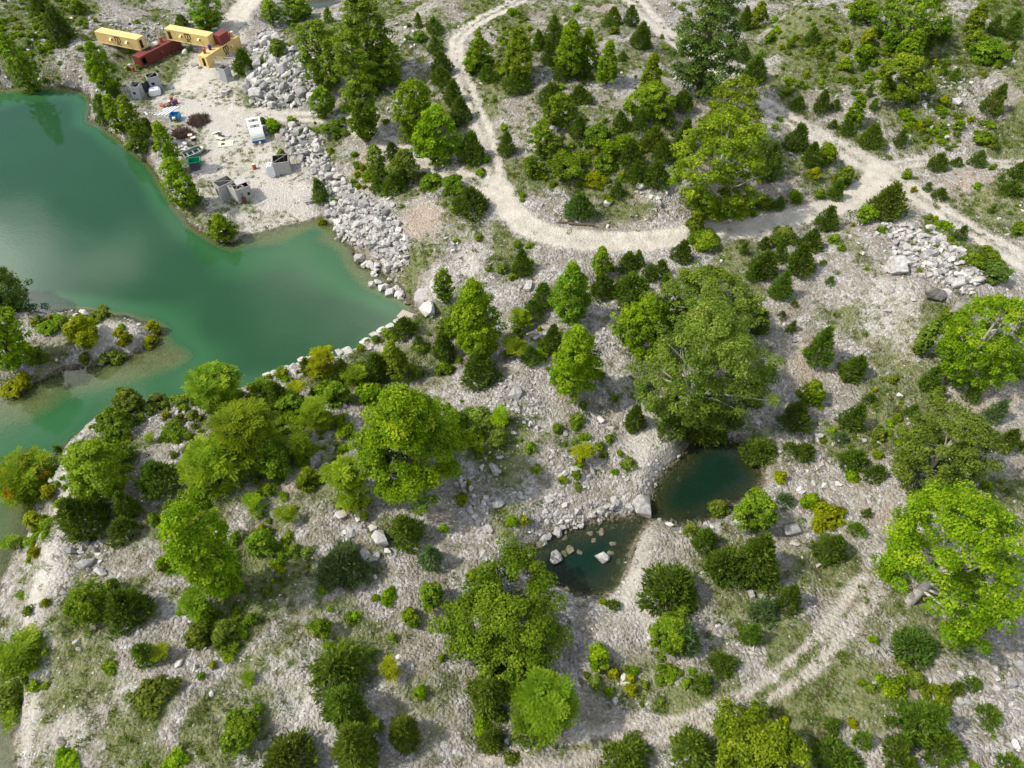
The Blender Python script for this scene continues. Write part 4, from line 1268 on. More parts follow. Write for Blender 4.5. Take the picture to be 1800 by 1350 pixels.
PILES = [
    ([(436,76),(482,56),(522,98),(556,104),(562,150),(548,182),(500,192),(444,186),(430,150),(430,104)], 72, (1.5, 3.0), 'grey limestone boulder in the heap beside the lower yellow container', 'boulders heaped beside the containers'),
    ([(494,226),(538,220),(566,246),(586,292),(600,318),(575,335),(545,300),(508,268)], 34, (1.4, 2.3), 'grey limestone boulder in the bank behind the camper', 'boulders in the bank behind the camper'),
    ([(575,335),(600,318),(640,345),(690,385),(722,432),(716,470),(690,478),(645,440),(596,418),(576,380)], 68, (1.4, 2.5), 'grey limestone boulder in the bank running down into the lake inlet', 'boulders in the bank above the lake inlet'),
    ([(1552,392),(1640,404),(1700,446),(1735,482),(1702,516),(1650,490),(1600,462),(1562,436)], 30, (0.9, 1.9), 'pale angular boulder in the rock heap beside the wide track', 'boulders heaped beside the wide track'),
]
FILL = []
for poly, nb, (s0, s1), lab, grp in PILES:
    xs, ys = [q[0] for q in poly], [q[1] for q in poly]
    done, tries = [], 0
    while len(done) < nb and tries < 6000:
        tries += 1
        x, y = random.uniform(min(xs), max(xs)), random.uniform(min(ys), max(ys))
        if not in_poly(x, y, poly):
            continue
        p = G(x, y)
        sz = s0 + (s1 - s0) * random.random() ** 1.7
        if any((p[0] - q[0]) ** 2 + (p[1] - q[1]) ** 2 < (0.37 * (sz + q[3])) ** 2 for q in done):
            continue
        done.append((p[0], p[1], p[2], sz))
        boulder(p, sz, lab, grp, ROCK if random.random() < 0.8 else ROCK_W, 0.0)
    for _ in range(nb * 20):
        x, y = random.uniform(min(xs), max(xs)), random.uniform(min(ys), max(ys))
        if in_poly(x + random.gauss(0, 3), y + random.gauss(0, 3), poly):
            FILL.append((*G(x, y), random.uniform(0.4, 1.45)))
# rim of the pools and single rocks: x, y, width in the photograph
SINGLES = [
    (1130,882,42,'biggest rounded pale boulder wedged between the two pools',ROCK),(975,990,22,'pale rock standing in the lower pool near its boulder rim',ROCK),(1055,990,22,'tall pale rock standing in the lower pool near the white bank',ROCK),
    (1640,506,58,'dark weathered block under the rock heap beside the wide track',ROCK_D),(1682,530,60,'dark cracked outcrop below the weathered block by the wide track',ROCK_D),(1577,462,42,'flat tilted slab in the gravel below the road fork',ROCK),(1682,495,24,'pale square block on the rock heap beside the wide track',ROCK_W),
    (1392,926,32,'pale boulder between the yellow shrub and the cedars',ROCK),(1395,952,18,'small pale rock beside the pale boulder near the yellow shrub',ROCK),(1098,1190,26,'pale flat boulder beside the gravel below the lower pool',ROCK_W),
    (1082,1230,12,'small grey stone in the weeds below the lower pool',ROCK),(1135,1195,10,'small stone near the pale flat boulder',ROCK),(1320,1042,18,'grey stone at the foot of the big cedar pair',ROCK),(1262,1098,12,'pale stone beside the half bluish bush',ROCK_W),
    (152,930,0,'',ROCK),(122,965,24,'long grey rock on the gravel top of the cliff',ROCK),(150,985,28,'squat grey rock on the gravel top of the cliff',ROCK),(178,1000,26,'cracked round rock on the gravel top of the cliff',ROCK),(153,948,18,'small round grey rock above the cliff gravel',ROCK),
    (395,162,14,'pale boulder leaning in the small cluster in the yard',ROCK_W),(388,168,11,'round pale boulder in the small cluster in the yard',ROCK_W),(402,158,13,'cleft pale boulder in the small cluster in the yard',ROCK_W),(380,170,8,'smallest pale boulder in the small cluster in the yard',ROCK_W),
    (342,112,13,'pale rock beside the lower yellow container door',ROCK_W),(350,116,12,'second pale rock beside the lower yellow container door',ROCK_W),(325,90,14,'pale rock under the bridging yellow container',ROCK_W),(225,116,16,'pale slab rock at the red container end',ROCK_W),
    (148,548,18,'white boulder on top of the stony spit',ROCK_W),(134,552,12,'pale boulder beside the white one on the spit',ROCK_W),(76,546,14,'rounded pale boulder at the spit shore',ROCK_W),(66,562,12,'blue grey boulder in the spit grass',ROCK),(195,612,18,'dark tilted rock at the spit waterline',ROCK_D),
    (745,520,40,'large white ledge block at the inlet corner',ROCK_W),(752,538,34,'cracked white ledge block over the inlet water',ROCK_W),(764,500,26,'upper white ledge block at the inlet corner',ROCK_W),
    (928,500,22,'split grey boulder under the road verge',ROCK),(915,502,12,'smaller half of the split grey boulder under the road verge',ROCK),(1068,355,18,'upright pale rock on the mound foot by the road',ROCK_W),(1128,325,20,'pale slab on the mound foot above the road',ROCK_W),(1160,355,16,'grey block on the mound foot above the road',ROCK),
    (640,972,30,'big broken slab beside the olive cedar on the gravel flat',ROCK),(670,940,34,'pale cracked ledge behind the olive cedar on the gravel flat',ROCK_W),(600,900,24,'pale rock under the feathered sumac by the great tree',ROCK_W),(660,972,22,'grey leaning block beside the broken slab',ROCK),
    (905,690,28,'flat grey slab on the rubble rise beyond the great tree',ROCK),(870,822,24,'large flat grey rock in the shade of the great tree',ROCK),(875,882,22,'pale wedge rock on the rubble above the pools',ROCK),(858,925,18,'grey block row end on the rubble above the pools',ROCK),(790,790,20,'',ROCK),
    (990,830,20,'pale block beside the lime sumac on the rubble slope',ROCK_W),(1012,822,18,'grey block leaning behind the lime sumac on the rubble slope',ROCK_W),(1042,825,16,'dark sided block past the lime sumac on the rubble slope',ROCK),(1056,734,18,'pale slab on the slope above the lime sumac',ROCK_W),
    (1625,182,18,'pale boulder on the far stony hillside',ROCK_W),(1680,175,22,'broad pale slab on the far stony hillside',ROCK_W),(1664,240,12,'white stone near the thin side track',ROCK_W),(1664,195,26,'',ROCK),
    (1790,1165,34,'large grey boulder beyond the largest spreading tree',ROCK),(1775,1195,24,'pale block beside the large grey boulder',ROCK),(1688,1230,16,'grey block by the yellow shrub outside the track bend',ROCK),(1702,1232,16,'second grey block by the yellow shrub outside the track bend',ROCK),(1632,1198,16,'pale rounded stone in the dirt outside the track bend',ROCK_W),(1537,1198,9,'grey brick like stone lying on the wheel track fork',ROCK),
    (290,985,0,'',ROCK),(315,1162,16,'pale stone by the small cedar on the cliff gravel',ROCK_W),(338,1205,12,'grey stone on the pale gravel slope behind the cliff',ROCK),(372,1218,12,'pale rounded stone on the gravel slope behind the cliff',ROCK),(660,1012,10,'white stone on the gravel flat before the thicket',ROCK_W),(785,1075,10,'white flat stone near the thicket',ROCK_W),(725,1170,12,'pale split stone beside the yellow sumac',ROCK_W),
    (555,806,28,'dark shaded rock among the peninsula shrubs',ROCK_D),(585,790,14,'dark stone next to the shaded rock among the shrubs',ROCK_D),(110,1300,20,'dark rock near the cliff foot',ROCK_D),(140,1140,14,'grey rock at the cliff brow',ROCK),(135,1125,14,'second grey rock at the cliff brow',ROCK),
]
for x, y, w, lab, mat in SINGLES:
    if not lab:
        continue
    p = G(x, y + w * 0.25, under=False)
    sz = w / scale_at(p)
    pl = 'pool' in lab and ('standing' in lab or 'wedged' in lab)
    if pl:
        p[2] = ZP - 0.1
    boulder(p, sz, lab, None, mat, 0.25, 0.95 if pl else 0.72, pl)
for i in range(26):
    t = i / 25
    x = 1122 - 190 * t + random.gauss(0, 5)
    y = 882 + 92 * t + random.gauss(0, 6) - 12 * math.sin(t * 3)
    p = G(x, y)
    boulder(p, random.uniform(0.55, 1.5), 'grey boulder in the line rimming the lower pool', 'boulders rimming the lower pool', ROCK, 0.2)
for i in range(14):
    p = G(945 + 130 * random.random(), 942 + 62 * random.random() ** 1.6)
    boulder((p[0], p[1], ZP - 0.35), random.uniform(0.5, 1.3), 'brown algae coated rock half sunk in the lower pool', 'sunken rocks in the lower pool', ROCK_ALGAE, 0.2, None, True)
for i in range(24):
    t = random.random()
    x, y = 640 + 66 * t + random.gauss(0, 9), 462 + 66 * t + random.gauss(0, 9)
    p = G(x, y)
    if hz(p[0], p[1]) < 0.35:
        boulder((p[0], p[1], max(-0.25, hz(p[0], p[1]) + 0.1)), random.uniform(1.0, 2.0), 'pale boulder half sunk in the shallow lake inlet', 'boulders half sunk in the lake inlet', ROCK_W, 0.2, None, True)

LEDGE = spline([at(a, b, 2.4 * 1.2) for a, b in [(444,660),(470,657),(512,645),(534,637),(575,631),(612,620),(650,596),(690,579),(715,569)]], 5)

for i in range(0, len(LEDGE) - 1, 2):
    q, q2 = LEDGE[i], LEDGE[min(i + 2, len(LEDGE) - 1)]
    ln = float(np.hypot(*(q2 - q)))
    m = (q + q2) / 2
    link('ledge_block', bmesh_var(random.randrange(6, 18), LEDGEM), None, None, 'pale flat block in the rock lip along the lake', 'rock ledge', 'ledge blocks along the lake lip',
         loc=(m[0], m[1] - 0.5, hz(m[0], m[1] - 1.5) - 0.08), rot=(random.uniform(-.06, .06), random.uniform(-.06, .06), math.atan2(q2[1] - q[1], q2[0] - q[0])),
         scl=(ln * random.uniform(1.25, 1.5), random.uniform(1.5, 2.4), random.uniform(0.5, 0.8)))


# ------------------------------------------------------------------ scattered stones, rubble and grass (nobody could count these)
def scatter(name, pts, rot, scl, idx, coll, label, cat, mat=None):
    me = bpy.data.meshes.new(name)
    me.vertices.add(len(pts))
    me.vertices.foreach_set('co', np.ascontiguousarray(pts, np.float32).ravel())
    for an, av in (('rot', rot), ('scl', scl)):
        a = me.attributes.new(an, 'FLOAT_VECTOR', 'POINT')
        a.data.foreach_set('vector', np.ascontiguousarray(av, np.float32).ravel())
    a = me.attributes.new('idx', 'INT', 'POINT')
    a.data.foreach_set('value', np.ascontiguousarray(idx, np.int32))
    o = link(name, me, None, None, label, cat, None, 'stuff')
    ng = bpy.data.node_groups.new('scatter_' + name, 'GeometryNodeTree')
    ng.interface.new_socket('Geometry', in_out='INPUT', socket_type='NodeSocketGeometry')
    ng.interface.new_socket('Geometry', in_out='OUTPUT', socket_type='NodeSocketGeometry')
    gi, go = ng.nodes.new('NodeGroupInput'), ng.nodes.new('NodeGroupOutput')
    iop = ng.nodes.new('GeometryNodeInstanceOnPoints')
    ci = ng.nodes.new('GeometryNodeCollectionInfo')
    ci.inputs['Collection'].default_value = coll
    ci.inputs['Separate Children'].default_value = True
    ci.inputs['Reset Children'].default_value = True

    def named(n, typ):
        nd = ng.nodes.new('GeometryNodeInputNamedAttribute')
        nd.data_type = typ
        nd.inputs['Name'].default_value = n
        return nd.outputs['Attribute']
    L = ng.links.new
    L(gi.outputs[0], iop.inputs['Points'])
    L(ci.outputs[0], iop.inputs['Instance'])
    iop.inputs['Pick Instance'].default_value = True
    L(named('idx', 'INT'), iop.inputs['Instance Index'])
    L(named('rot', 'FLOAT_VECTOR'), iop.inputs['Rotation'])
    L(named('scl', 'FLOAT_VECTOR'), iop.inputs['Scale'])
    L(iop.outputs[0], go.inputs[0])
    md = o.modifiers.new('scatter', 'NODES')
    md.node_group = ng
    return o


def coll_of(name, meshes):
    c = bpy.data.collections.new(name)
    for i, me in enumerate(meshes):
        o = bpy.data.objects.new(f'{name}_{i:02d}', me)
        c.objects.link(o)
    return c


def in_view(P, m=90):
    q = project(P)
    return (q[:, 0] > -m) & (q[:, 0] < 1800 + m) & (q[:, 1] > -m) & (q[:, 1] < 1350 + m)


def strew(n, dens, seed):
    """n random surveyed places kept with probability dens(x, y)"""
    rr = np.random.default_rng(seed)
    x = rr.uniform(-150, 150, n)
    y = rr.uniform(8, 225, n)
    d = sample(dens, x, y)
    keep = rr.random(n) < d
    x, y = x[keep], y[keep]
    P = np.stack([x, y, sample(Hh, x, y)], -1)
    return P[in_view(P)], rr


STONES = [hull_mesh('stone', 300 + i, 10, (1, 0.85, 0.6)) for i in range(10)]
for i, m in enumerate(STONES):
    m.materials.append(ROCK if i < 6 else ROCK_W)
ALG = [m.copy() for m in STONES[:4]]
for m in ALG:
    m.materials[0] = ROCK_ALGAE
stone_coll = coll_of('stone_kit', STONES + ALG)
land = (lake_d > 0.3) & (pool_d > 0.2) & (creek_d > 0.2)
patch = sstep(0.36, 0.68, fbm(FX, FY, 7.0, 71, 4))
open_m = (1 - np.clip(road_m * 1.5, 0, 1)) * (1 - 0.93 * yard_m) * (1 - 0.5 * pale_m) * (1 - 0.75 * np.clip(grass_m, 0, 1)) * (1 - 0.6 * np.clip(track_m, 0, 1))
small_d = np.where(land, open_m * (0.25 + 0.75 * patch), 0)
P1, rr = strew(220000, small_d * 0.72, 1)
n1 = len(P1)
s1 = rr.uniform(0.12, 0.34, n1) ** 1.0
P2, _ = strew(260000, np.where(land, open_m * (0.07 * patch ** 2 + 0.62 * rubble_m ** 1.5), 0), 2)
s2 = 0.28 + 0.95 * rr.random(len(P2)) ** 3.0
near_pool = np.exp(-((pool_d - 0.4) / 1.0) ** 2) * (pool_d < 3)
near_lake = np.exp(-((lake_d - 0.3) / 0.9) ** 2) * 0.5
P3, _ = strew(260000, np.clip(near_pool + near_lake * (lake_b < 7), 0, 1) * 0.6, 3)
s3 = 0.22 + 0.75 * rr.random(len(P3)) ** 2.2
P4, _ = strew(200000, np.where(lake_d < 0.2, shoal2 ** 0.7 * 0.5 + shoal * 0.22, 0), 4)
s4 = rr.uniform(0.45, 1.3, len(P4))
P4[:, 2] += 0.12
FILLa = np.array(FILL)
P5, s5 = FILLa[:, :3], FILLa[:, 3]
PP = np.concatenate([P1, P2, P3, P4, P5])
SS = np.concatenate([s1, s2, s3, s4, s5])
n = len(PP)
idx = rr.integers(0, 10, n)
wetk = np.concatenate([np.zeros(len(P1) + len(P2), bool), rr.random(len(P3)) < 0.75, rr.random(len(P4)) < 0.7, np.zeros(len(P5), bool)])
wetk &= sample(lake_d, PP[:, 0], PP[:, 1]) < 0.6
pk = np.abs(sample(pool_d, PP[:, 0], PP[:, 1])) < 0.8
idx = np.where(wetk | (pk & (rr.random(n) < 0.7)), 10 + rr.integers(0, 4, n), idx)
rot = np.stack([rr.normal(size=n) * 0.35, rr.normal(size=n) * 0.35, rr.uniform(0, 6.28, n)], -1)
scl = SS[:, None] * rr.uniform(0.8, 1.35, (n, 3))
PP[:, 2] += SS * 0.10
scatter('loose_stones', PP, rot, scl, idx, stone_coll, 'countless loose limestone stones strewn over the quarry ground', 'stones')

TUFTS = [weed(0.5, 0.26, 500 + i, 30) for i in range(5)] + [weed(0.5, 0.5, 520 + i, 26) for i in range(4)]
tufts = []
for i, (v, f, t) in enumerate(TUFTS):
    m = mesh_np('grass_tuft', v, f, {'tint': t})
    m.materials.append(fol(['mid', 'olive', 'olive', 'grey', 'brown', 'mid', 'olive', 'bright', 'grey'][i]))
    tufts.append(m)
tuft_coll = coll_of('tuft_kit', tufts)
gpatch = sstep(0.3, 0.7, fbm(FX, FY, 2.2, 91, 4))
gd = np.where(land, np.clip(grass_m, 0, 1) ** 1.3 * (0.25 + 0.75 * gpatch) * (1 - road_all), 0)
Pg, rr = strew(420000, np.clip(gd * 0.9 + 0.02 * land * (1 - np.clip(road_all + yard_m, 0, 1)), 0, 1), 6)
n = len(Pg)
gi_ = np.where(rr.random(n) < 0.93, rr.integers(0, 5, n), rr.integers(5, 9, n))
scatter('grass', Pg, np.stack([np.zeros(n), np.zeros(n), rr.uniform(0, 6.28, n)], -1), rr.uniform(0.6, 1.3, (n, 1)) * np.ones((1, 3)), gi_, tuft_coll, 'patchy wild grass and weeds growing between the stones', 'grass')

SEED = []
for i, (rs, hs_, cl) in enumerate(((0.45, 0.6, 'mid'), (0.6, 0.7, 'bright'), (0.5, 0.8, 'lime'), (0.75, 0.8, 'mid'), (0.55, 0.5, 'olive'), (0.9, 1.0, 'bright'), (0.7, 1.0, 'grey'), (0.5, 0.9, 'yellow'))):
    (v, f, t), _w = broadleaf(rs, hs_, 700 + i, 'round', leaf=0.2, base=0.02, cover=0.55, gap=0.2, clump=0.36, lump=0.6)
    m = mesh_np('seedling', v, f, {'tint': t})
    m.materials.append(fol(cl))
    SEED.append(m)
THICK = [(560,668,150,34,1),(440,740,140,85,1),(540,760,100,65,.9),(250,715,70,35,.8),(170,800,70,70,.6),(940,600,60,60,.6),(1050,275,110,65,.8),(380,1100,80,55,.7),(470,960,110,80,.45),(870,760,60,45,.6),(640,600,70,20,.7),(590,215,60,16,.8),(700,300,70,45,.5),(900,90,70,60,.4),(1420,90,90,60,.4),(1560,100,110,60,.5),(1640,225,90,25,.6),(1730,460,45,30,.9),(1650,405,26,45,.8),(1560,765,80,30,.4),(900,1230,90,70,.6),(1110,1190,80,40,.5),(60,60,80,60,.7),(60,920,34,90,.5),(40,1200,40,70,.5),(1010,780,60,50,.35),(100,570,50,20,.6),(1300,365,90,18,.5)]
th = blobs(THICK, 43)
sd_ = np.where(land, (0.5 * np.clip(th, 0, 1) ** 1.4 * (0.3 + 0.7 * gpatch) + 0.010 * (0.3 + grass_m)) * (1 - np.clip(road_all * 1.4, 0, 1)) * (1 - yard_m), 0)
Pu, rr = strew(180000, np.clip(sd_, 0, 1), 9)
n = len(Pu)
scatter('undergrowth', Pu, np.stack([np.zeros(n), np.zeros(n), rr.uniform(0, 6.28, n)], -1), (0.5 + 0.9 * rr.random((n, 1)) ** 1.5) * np.ones((1, 3)), rr.integers(0, 8, n), coll_of('seedling_kit', SEED), 'low leafy undergrowth of seedlings and brambles between the shrubs', 'undergrowth')
print('SCATTER', len(PP), len(Pg), len(Pu))
# ------------------------------------------------------------------ built things
class MB:
    """collects boxes, beams, cylinders and prisms into one mesh"""
    def __init__(self):
        self.v, self.f = [], []

    def add(self, V, F):
        o = len(self.v)
        self.v += [tuple(map(float, p)) for p in V]
        self.f += [tuple(i + o for i in q) for q in F]
        return self

    def box(self, x0, x1, y0, y1, z0, z1):
        V = [(x0, y0, z0), (x1, y0, z0), (x1, y1, z0), (x0, y1, z0), (x0, y0, z1), (x1, y0, z1), (x1, y1, z1), (x0, y1, z1)]
        return self.add(V, [(3, 2, 1, 0), (4, 5, 6, 7), (0, 1, 5, 4), (1, 2, 6, 5), (2, 3, 7, 6), (3, 0, 4, 7)])

    def beam(self, a, b, w, h=None):
        h = h or w
        a, b = Vector(a), Vector(b)
        d = (b - a).normalized()
        s = d.cross(Vector((0, 0, 1)))
        s = s.normalized() if s.length > 1e-4 else Vector((1, 0, 0))
        u = s.cross(d)
        V = [p + s * (i * w / 2) + u * (j * h / 2) for p in (a, b) for i, j in ((-1, -1), (1, -1), (1, 1), (-1, 1))]
        return self.add(V, [(3, 2, 1, 0), (4, 5, 6, 7), (0, 1, 5, 4), (1, 2, 6, 5), (2, 3, 7, 6), (3, 0, 4, 7)])

    def lathe(self, prof, axis='z', n=18, c=(0, 0, 0), caps=True):
        """profile of (radius, position) turned round an axis"""
        V, F = [], []
        for r, z in prof:
            for k in range(n):
                t = 2 * math.pi * k / n
                p = (r * math.cos(t), r * math.sin(t), z)
                if axis == 'x':
                    p = (p[2], p[0], p[1])
                elif axis == 'y':
                    p = (p[0], p[2], p[1])
                V.append((p[0] + c[0], p[1] + c[1], p[2] + c[2]))
        for i in range(len(prof) - 1):
            for k in range(n):
                F.append((i * n + k, i * n + (k + 1) % n, (i + 1) * n + (k + 1) % n, (i + 1) * n + k))
        if caps:
            F.append(tuple(range(n))[::-1])
            F.append(tuple(range((len(prof) - 1) * n, len(prof) * n)))
        return self.add(V, F)

    def prism(self, poly, y0, y1):
        """polygon in x,z pushed from y0 to y1"""
        n = len(poly)
        V = [(x, y0, z) for x, z in poly] + [(x, y1, z) for x, z in poly]
        F = [tuple(range(n)), tuple(range(2 * n - 1, n - 1, -1))] + [(i, i + n, (i + 1) % n + n, (i + 1) % n) for i in range(n)]
        return self.add(V, F)

    def build(self, name, mat, parent=None, bevel=0.0, **kw):
        me = bpy.data.meshes.new(name)
        me.from_pydata(self.v, [], self.f)
        bm = bmesh.new()
        bm.from_mesh(me)
        bmesh.ops.recalc_face_normals(bm, faces=bm.faces)
        if bevel:
            bmesh.ops.bevel(bm, geom=list(bm.edges), offset=bevel, segments=2, affect='EDGES', clamp_overlap=True)
        bm.to_mesh(me)
        bm.free()
        return link(name, me, mat, parent, **kw)


def wall_boxes(mb, x0, x1, y0, y1, z0, z1, holes=()):
    """a wall along x with rectangular holes (hx0, hx1, hz0, hz1)"""
    xs = x0
    for a, b, c, d in sorted(holes):
        if a > xs:
            mb.box(xs, a, y0, y1, z0, z1)
        if c > z0:
            mb.box(a, b, y0, y1, z0, c)
        if d < z1:
            mb.box(a, b, y0, y1, d, z1)
        xs = b
    if xs < x1:
        mb.box(xs, x1, y0, y1, z0, z1)
    return mb


def empty(name, loc, rz, label, cat, group=None):
    return link(name, None, None, None, label, cat, group, loc=loc, rot=(0, 0, rz))


YELLOW = paint('container_yellow', (0.70, 0.52, 0.21), 0.55, (0.42, 0.27, 0.12), 0.45, 0.5)
MAROON = paint('container_maroon', (0.17, 0.035, 0.028), 0.6, (0.09, 0.035, 0.025), 0.6, 0.5)
BLACK = paint('black_print_and_hole_shade', (0.012, 0.012, 0.014), 0.7, wear=0.1)  # lettering, and the painted dark of the window holes
STEEL = paint('dull_steel', (0.22, 0.21, 0.20), 0.6, wear=0.5)
PLY = paint('weathered_plywood', (0.40, 0.385, 0.36), 0.85, (0.24, 0.21, 0.18), 0.7, 0.8, spec=0.1)
PLY_B = paint('grey_painted_plywood', (0.36, 0.37, 0.39), 0.85, (0.24, 0.23, 0.22), 0.6, 0.8, spec=0.1)
TIMBER = paint('grey_timber', (0.30, 0.27, 0.225), 0.9, (0.15, 0.125, 0.10), 0.6, 1.5, spec=0.1)
TARBLACK = paint('tar_black', (0.035, 0.036, 0.04), 0.8, (0.10, 0.095, 0.085), 0.4, 1.2)
WHITE = paint('white_plastic', (0.78, 0.79, 0.78), 0.45, (0.45, 0.42, 0.36), 0.3, 0.8)
RUSTRED = paint('rust_red_drum', (0.36, 0.085, 0.035), 0.6, (0.16, 0.06, 0.035), 0.7, 1.6)
BLUE = paint('bin_blue', (0.03, 0.22, 0.44), 0.5, (0.20, 0.24, 0.26), 0.4, 1.2)
NAVY = paint('drum_navy', (0.03, 0.04, 0.17), 0.5, wear=0.4)
GREEN = paint('bin_green', (0.01, 0.30, 0.16), 0.5, (0.12, 0.2, 0.15), 0.4, 1.2)
BOATG = paint('boat_grey_green', (0.25, 0.32, 0.29), 0.5, (0.30, 0.27, 0.2), 0.5, 1.0)
ORANGE = paint('cooler_orange', (0.70, 0.17, 0.03), 0.5, wear=0.3)
DRUMY = paint('drum_yellow', (0.62, 0.42, 0.02), 0.5, wear=0.3)
CREAM = paint('cream_panel', (0.62, 0.58, 0.45), 0.5, wear=0.35)
CAMPW = paint('camper_white', (0.70, 0.72, 0.73), 0.4, (0.42, 0.40, 0.36), 0.4, 0.7)
GLASS = paint('dark_glass', (0.02, 0.03, 0.035), 0.1, wear=0.1, spec=0.6)
TEAL = paint('teal_tarp', (0.04, 0.22, 0.26), 0.6, wear=0.4)
CONC = paint('tan_concrete', (0.40, 0.36, 0.28), 0.9, (0.24, 0.21, 0.16), 0.5, 0.6, spec=0.1)

CL, CWD, CH = 12.19, 2.44, 2.59


def corr(mb, x0, x1, z0, z1, y, out=-1, depth=0.05, per=0.30):
    """trapezoid corrugation along x on the plane y"""
    n = max(1, int(round((x1 - x0) / per)))
    w = (x1 - x0) / n
    xs, ys = [], []
    for i in range(n):
        a = x0 + i * w
        for u, d in ((0.0, 1), (0.30, 1), (0.5, 0), (0.80, 0)):
            xs.append(a + u * w)
            ys.append(y + out * depth * d)
    xs.append(x1)
    ys.append(y + out * depth)
    m = len(xs)
    V = [(xs[i], ys[i], z0) for i in range(m)] + [(xs[i], ys[i], z1) for i in range(m)]
    mb.add(V, [(i, i + 1, m + i + 1, m + i) for i in range(m - 1)])


def container(base, rz, mat, label, door=None, flaps=(), text_at=None, tilt=0.0):
    """box container: origin at the base middle; near long side is local -y"""
    root = empty('shipping_container', base, rz, label, 'container')
    root.rotation_euler = (0, tilt, rz)
    hx, hy = CL / 2, CWD / 2
    fr = MB()
    for sx in (-1, 1):
        for sy in (-1, 1):
            x, y = sx * hx, sy * hy
            fr.box(min(x, x - sx * .18), max(x, x - sx * .18), min(y, y - sy * .16), max(y, y - sy * .16), 0, CH)
    for sy in (-1, 1):
        y = sy * hy
        for z0, z1 in ((0, .16), (CH - .1, CH)):
            fr.box(-hx + .18, hx - .18, min(y, y - sy * .1), max(y, y - sy * .1), z0, z1)
    for sx in (-1, 1):
        x = sx * hx
        for z0, z1 in ((0, .16), (CH - .12, CH)):
            fr.box(min(x, x - sx * .1), max(x, x - sx * .1), -hy + .16, hy - .16, z0, z1)
    fr.build('frame', mat, root)
    near = MB()
    dz = 2.1
    if door == 'near':
        d0 = -hx + .55
        corr(near, -hx + .18, d0, .16, CH - .1, -hy + .08)
        corr(near, d0, d0 + 1.05, dz, CH - .1, -hy + .08)
        corr(near, d0 + 1.05, hx - .18, .16, CH - .1, -hy + .08)
    else:
        corr(near, -hx + .18, hx - .18, .16, CH - .1, -hy + .08)
    near.build('side_panel', mat, root)
    far = MB()
    corr(far, -hx + .18, hx - .18, .16, CH - .1, hy - .08, 1)
    far.build('side_panel', mat, root)
    for sx in (-1, 1):
        e = MB()
        x = sx * (hx - .05)
        if (door == 'left' and sx < 0) or (door == 'right' and sx > 0):
            w = MB()
            wall_boxes(w, -hy + .16, hy - .16, -.02, .02, .16, CH - .12, [(-0.62, 0.30, .16, dz)])
            e.v = [(x + p[1], p[0], p[2]) for p in w.v]
            e.f = w.f
        else:
            e.box(x - .02, x + .02, -hy + .16, hy - .16, .16, CH - .12)
            for q in range(5):
                yy = -hy + .36 + q * .42
                e.box(x + sx * .02, x + sx * .05, yy - .06, yy + .06, .2, CH - .16)
        e.build('end_panel', mat, root)
    rf = MB()
    n = 26
    for i in range(n):
        a = -hx + .1 + i * (CL - .2) / n
        rf.box(a, a + (CL - .2) / n - .07, -hy + .1, hy - .1, CH - .045, CH - .012)
    rf.box(-hx + .1, hx - .1, -hy + .1, hy - .1, CH - .075, CH - .047)
    rf.build('roof', mat, root)
    MB().box(-hx + .1, hx - .1, -hy + .1, hy - .1, .1, .15).build('floor_boards', TIMBER, root)
    for u in flaps:
        x = -hx + u * CL
        MB().box(x - .28, x + .28, -hy + .012, -hy + .03, 1.2, 1.75).build('dark_opening_plate', BLACK, root)  # black plate painted as the unlit hole; the panel behind is not cut
        MB().add([(x - .3, -hy + .02, 1.85), (x + .3, -hy + .02, 1.85), (x + .3, -hy - .62, 1.42), (x - .3, -hy - .62, 1.42), (x - .3, -hy + .02, 1.80), (x + .3, -hy + .02, 1.80), (x + .3, -hy - .60, 1.38), (x - .3, -hy - .60, 1.38)],
                 [(0, 1, 2, 3), (7, 6, 5, 4), (0, 4, 5, 1), (1, 5, 6, 2), (2, 6, 7, 3), (3, 7, 4, 0)]).build('window_flap', mat, root)
    if text_at is not None:
        x = -hx + text_at * CL
        for body, size, dx, z in (('m', 2.5, -0.95, 1.18), ('sc', 1.55, -0.62, 0.38)):
            cu = bpy.data.curves.new('lettering', 'FONT')
            cu.body = body
            cu.size = size
            cu.offset = 0.025
            cu.extrude = 0.006
            tmp = bpy.data.objects.new('tmp', cu)
            COL.objects.link(tmp)
            bpy.context.view_layer.update()
            me = bpy.data.meshes.new_from_object(tmp.evaluated_get(bpy.context.evaluated_depsgraph_get()))
            bpy.data.objects.remove(tmp)
            link('lettering', me, BLACK, root, loc=(x + dx, -hy + .012, z), rot=(math.pi / 2, 0, 0))
    return root


def edge_place(a, b, z, zb):
    """middle of a container whose near long edge runs through two picks at height z; base at zb"""
    A, B = at(*a, z), at(*b, z)
    d = B - A
    rz = math.atan2(d[1], d[0])
    m = (A + B) / 2
    nrm = np.array([-math.sin(rz), math.cos(rz)])
    return (m[0] + nrm[0] * CWD / 2, m[1] + nrm[1] * CWD / 2, zb), rz


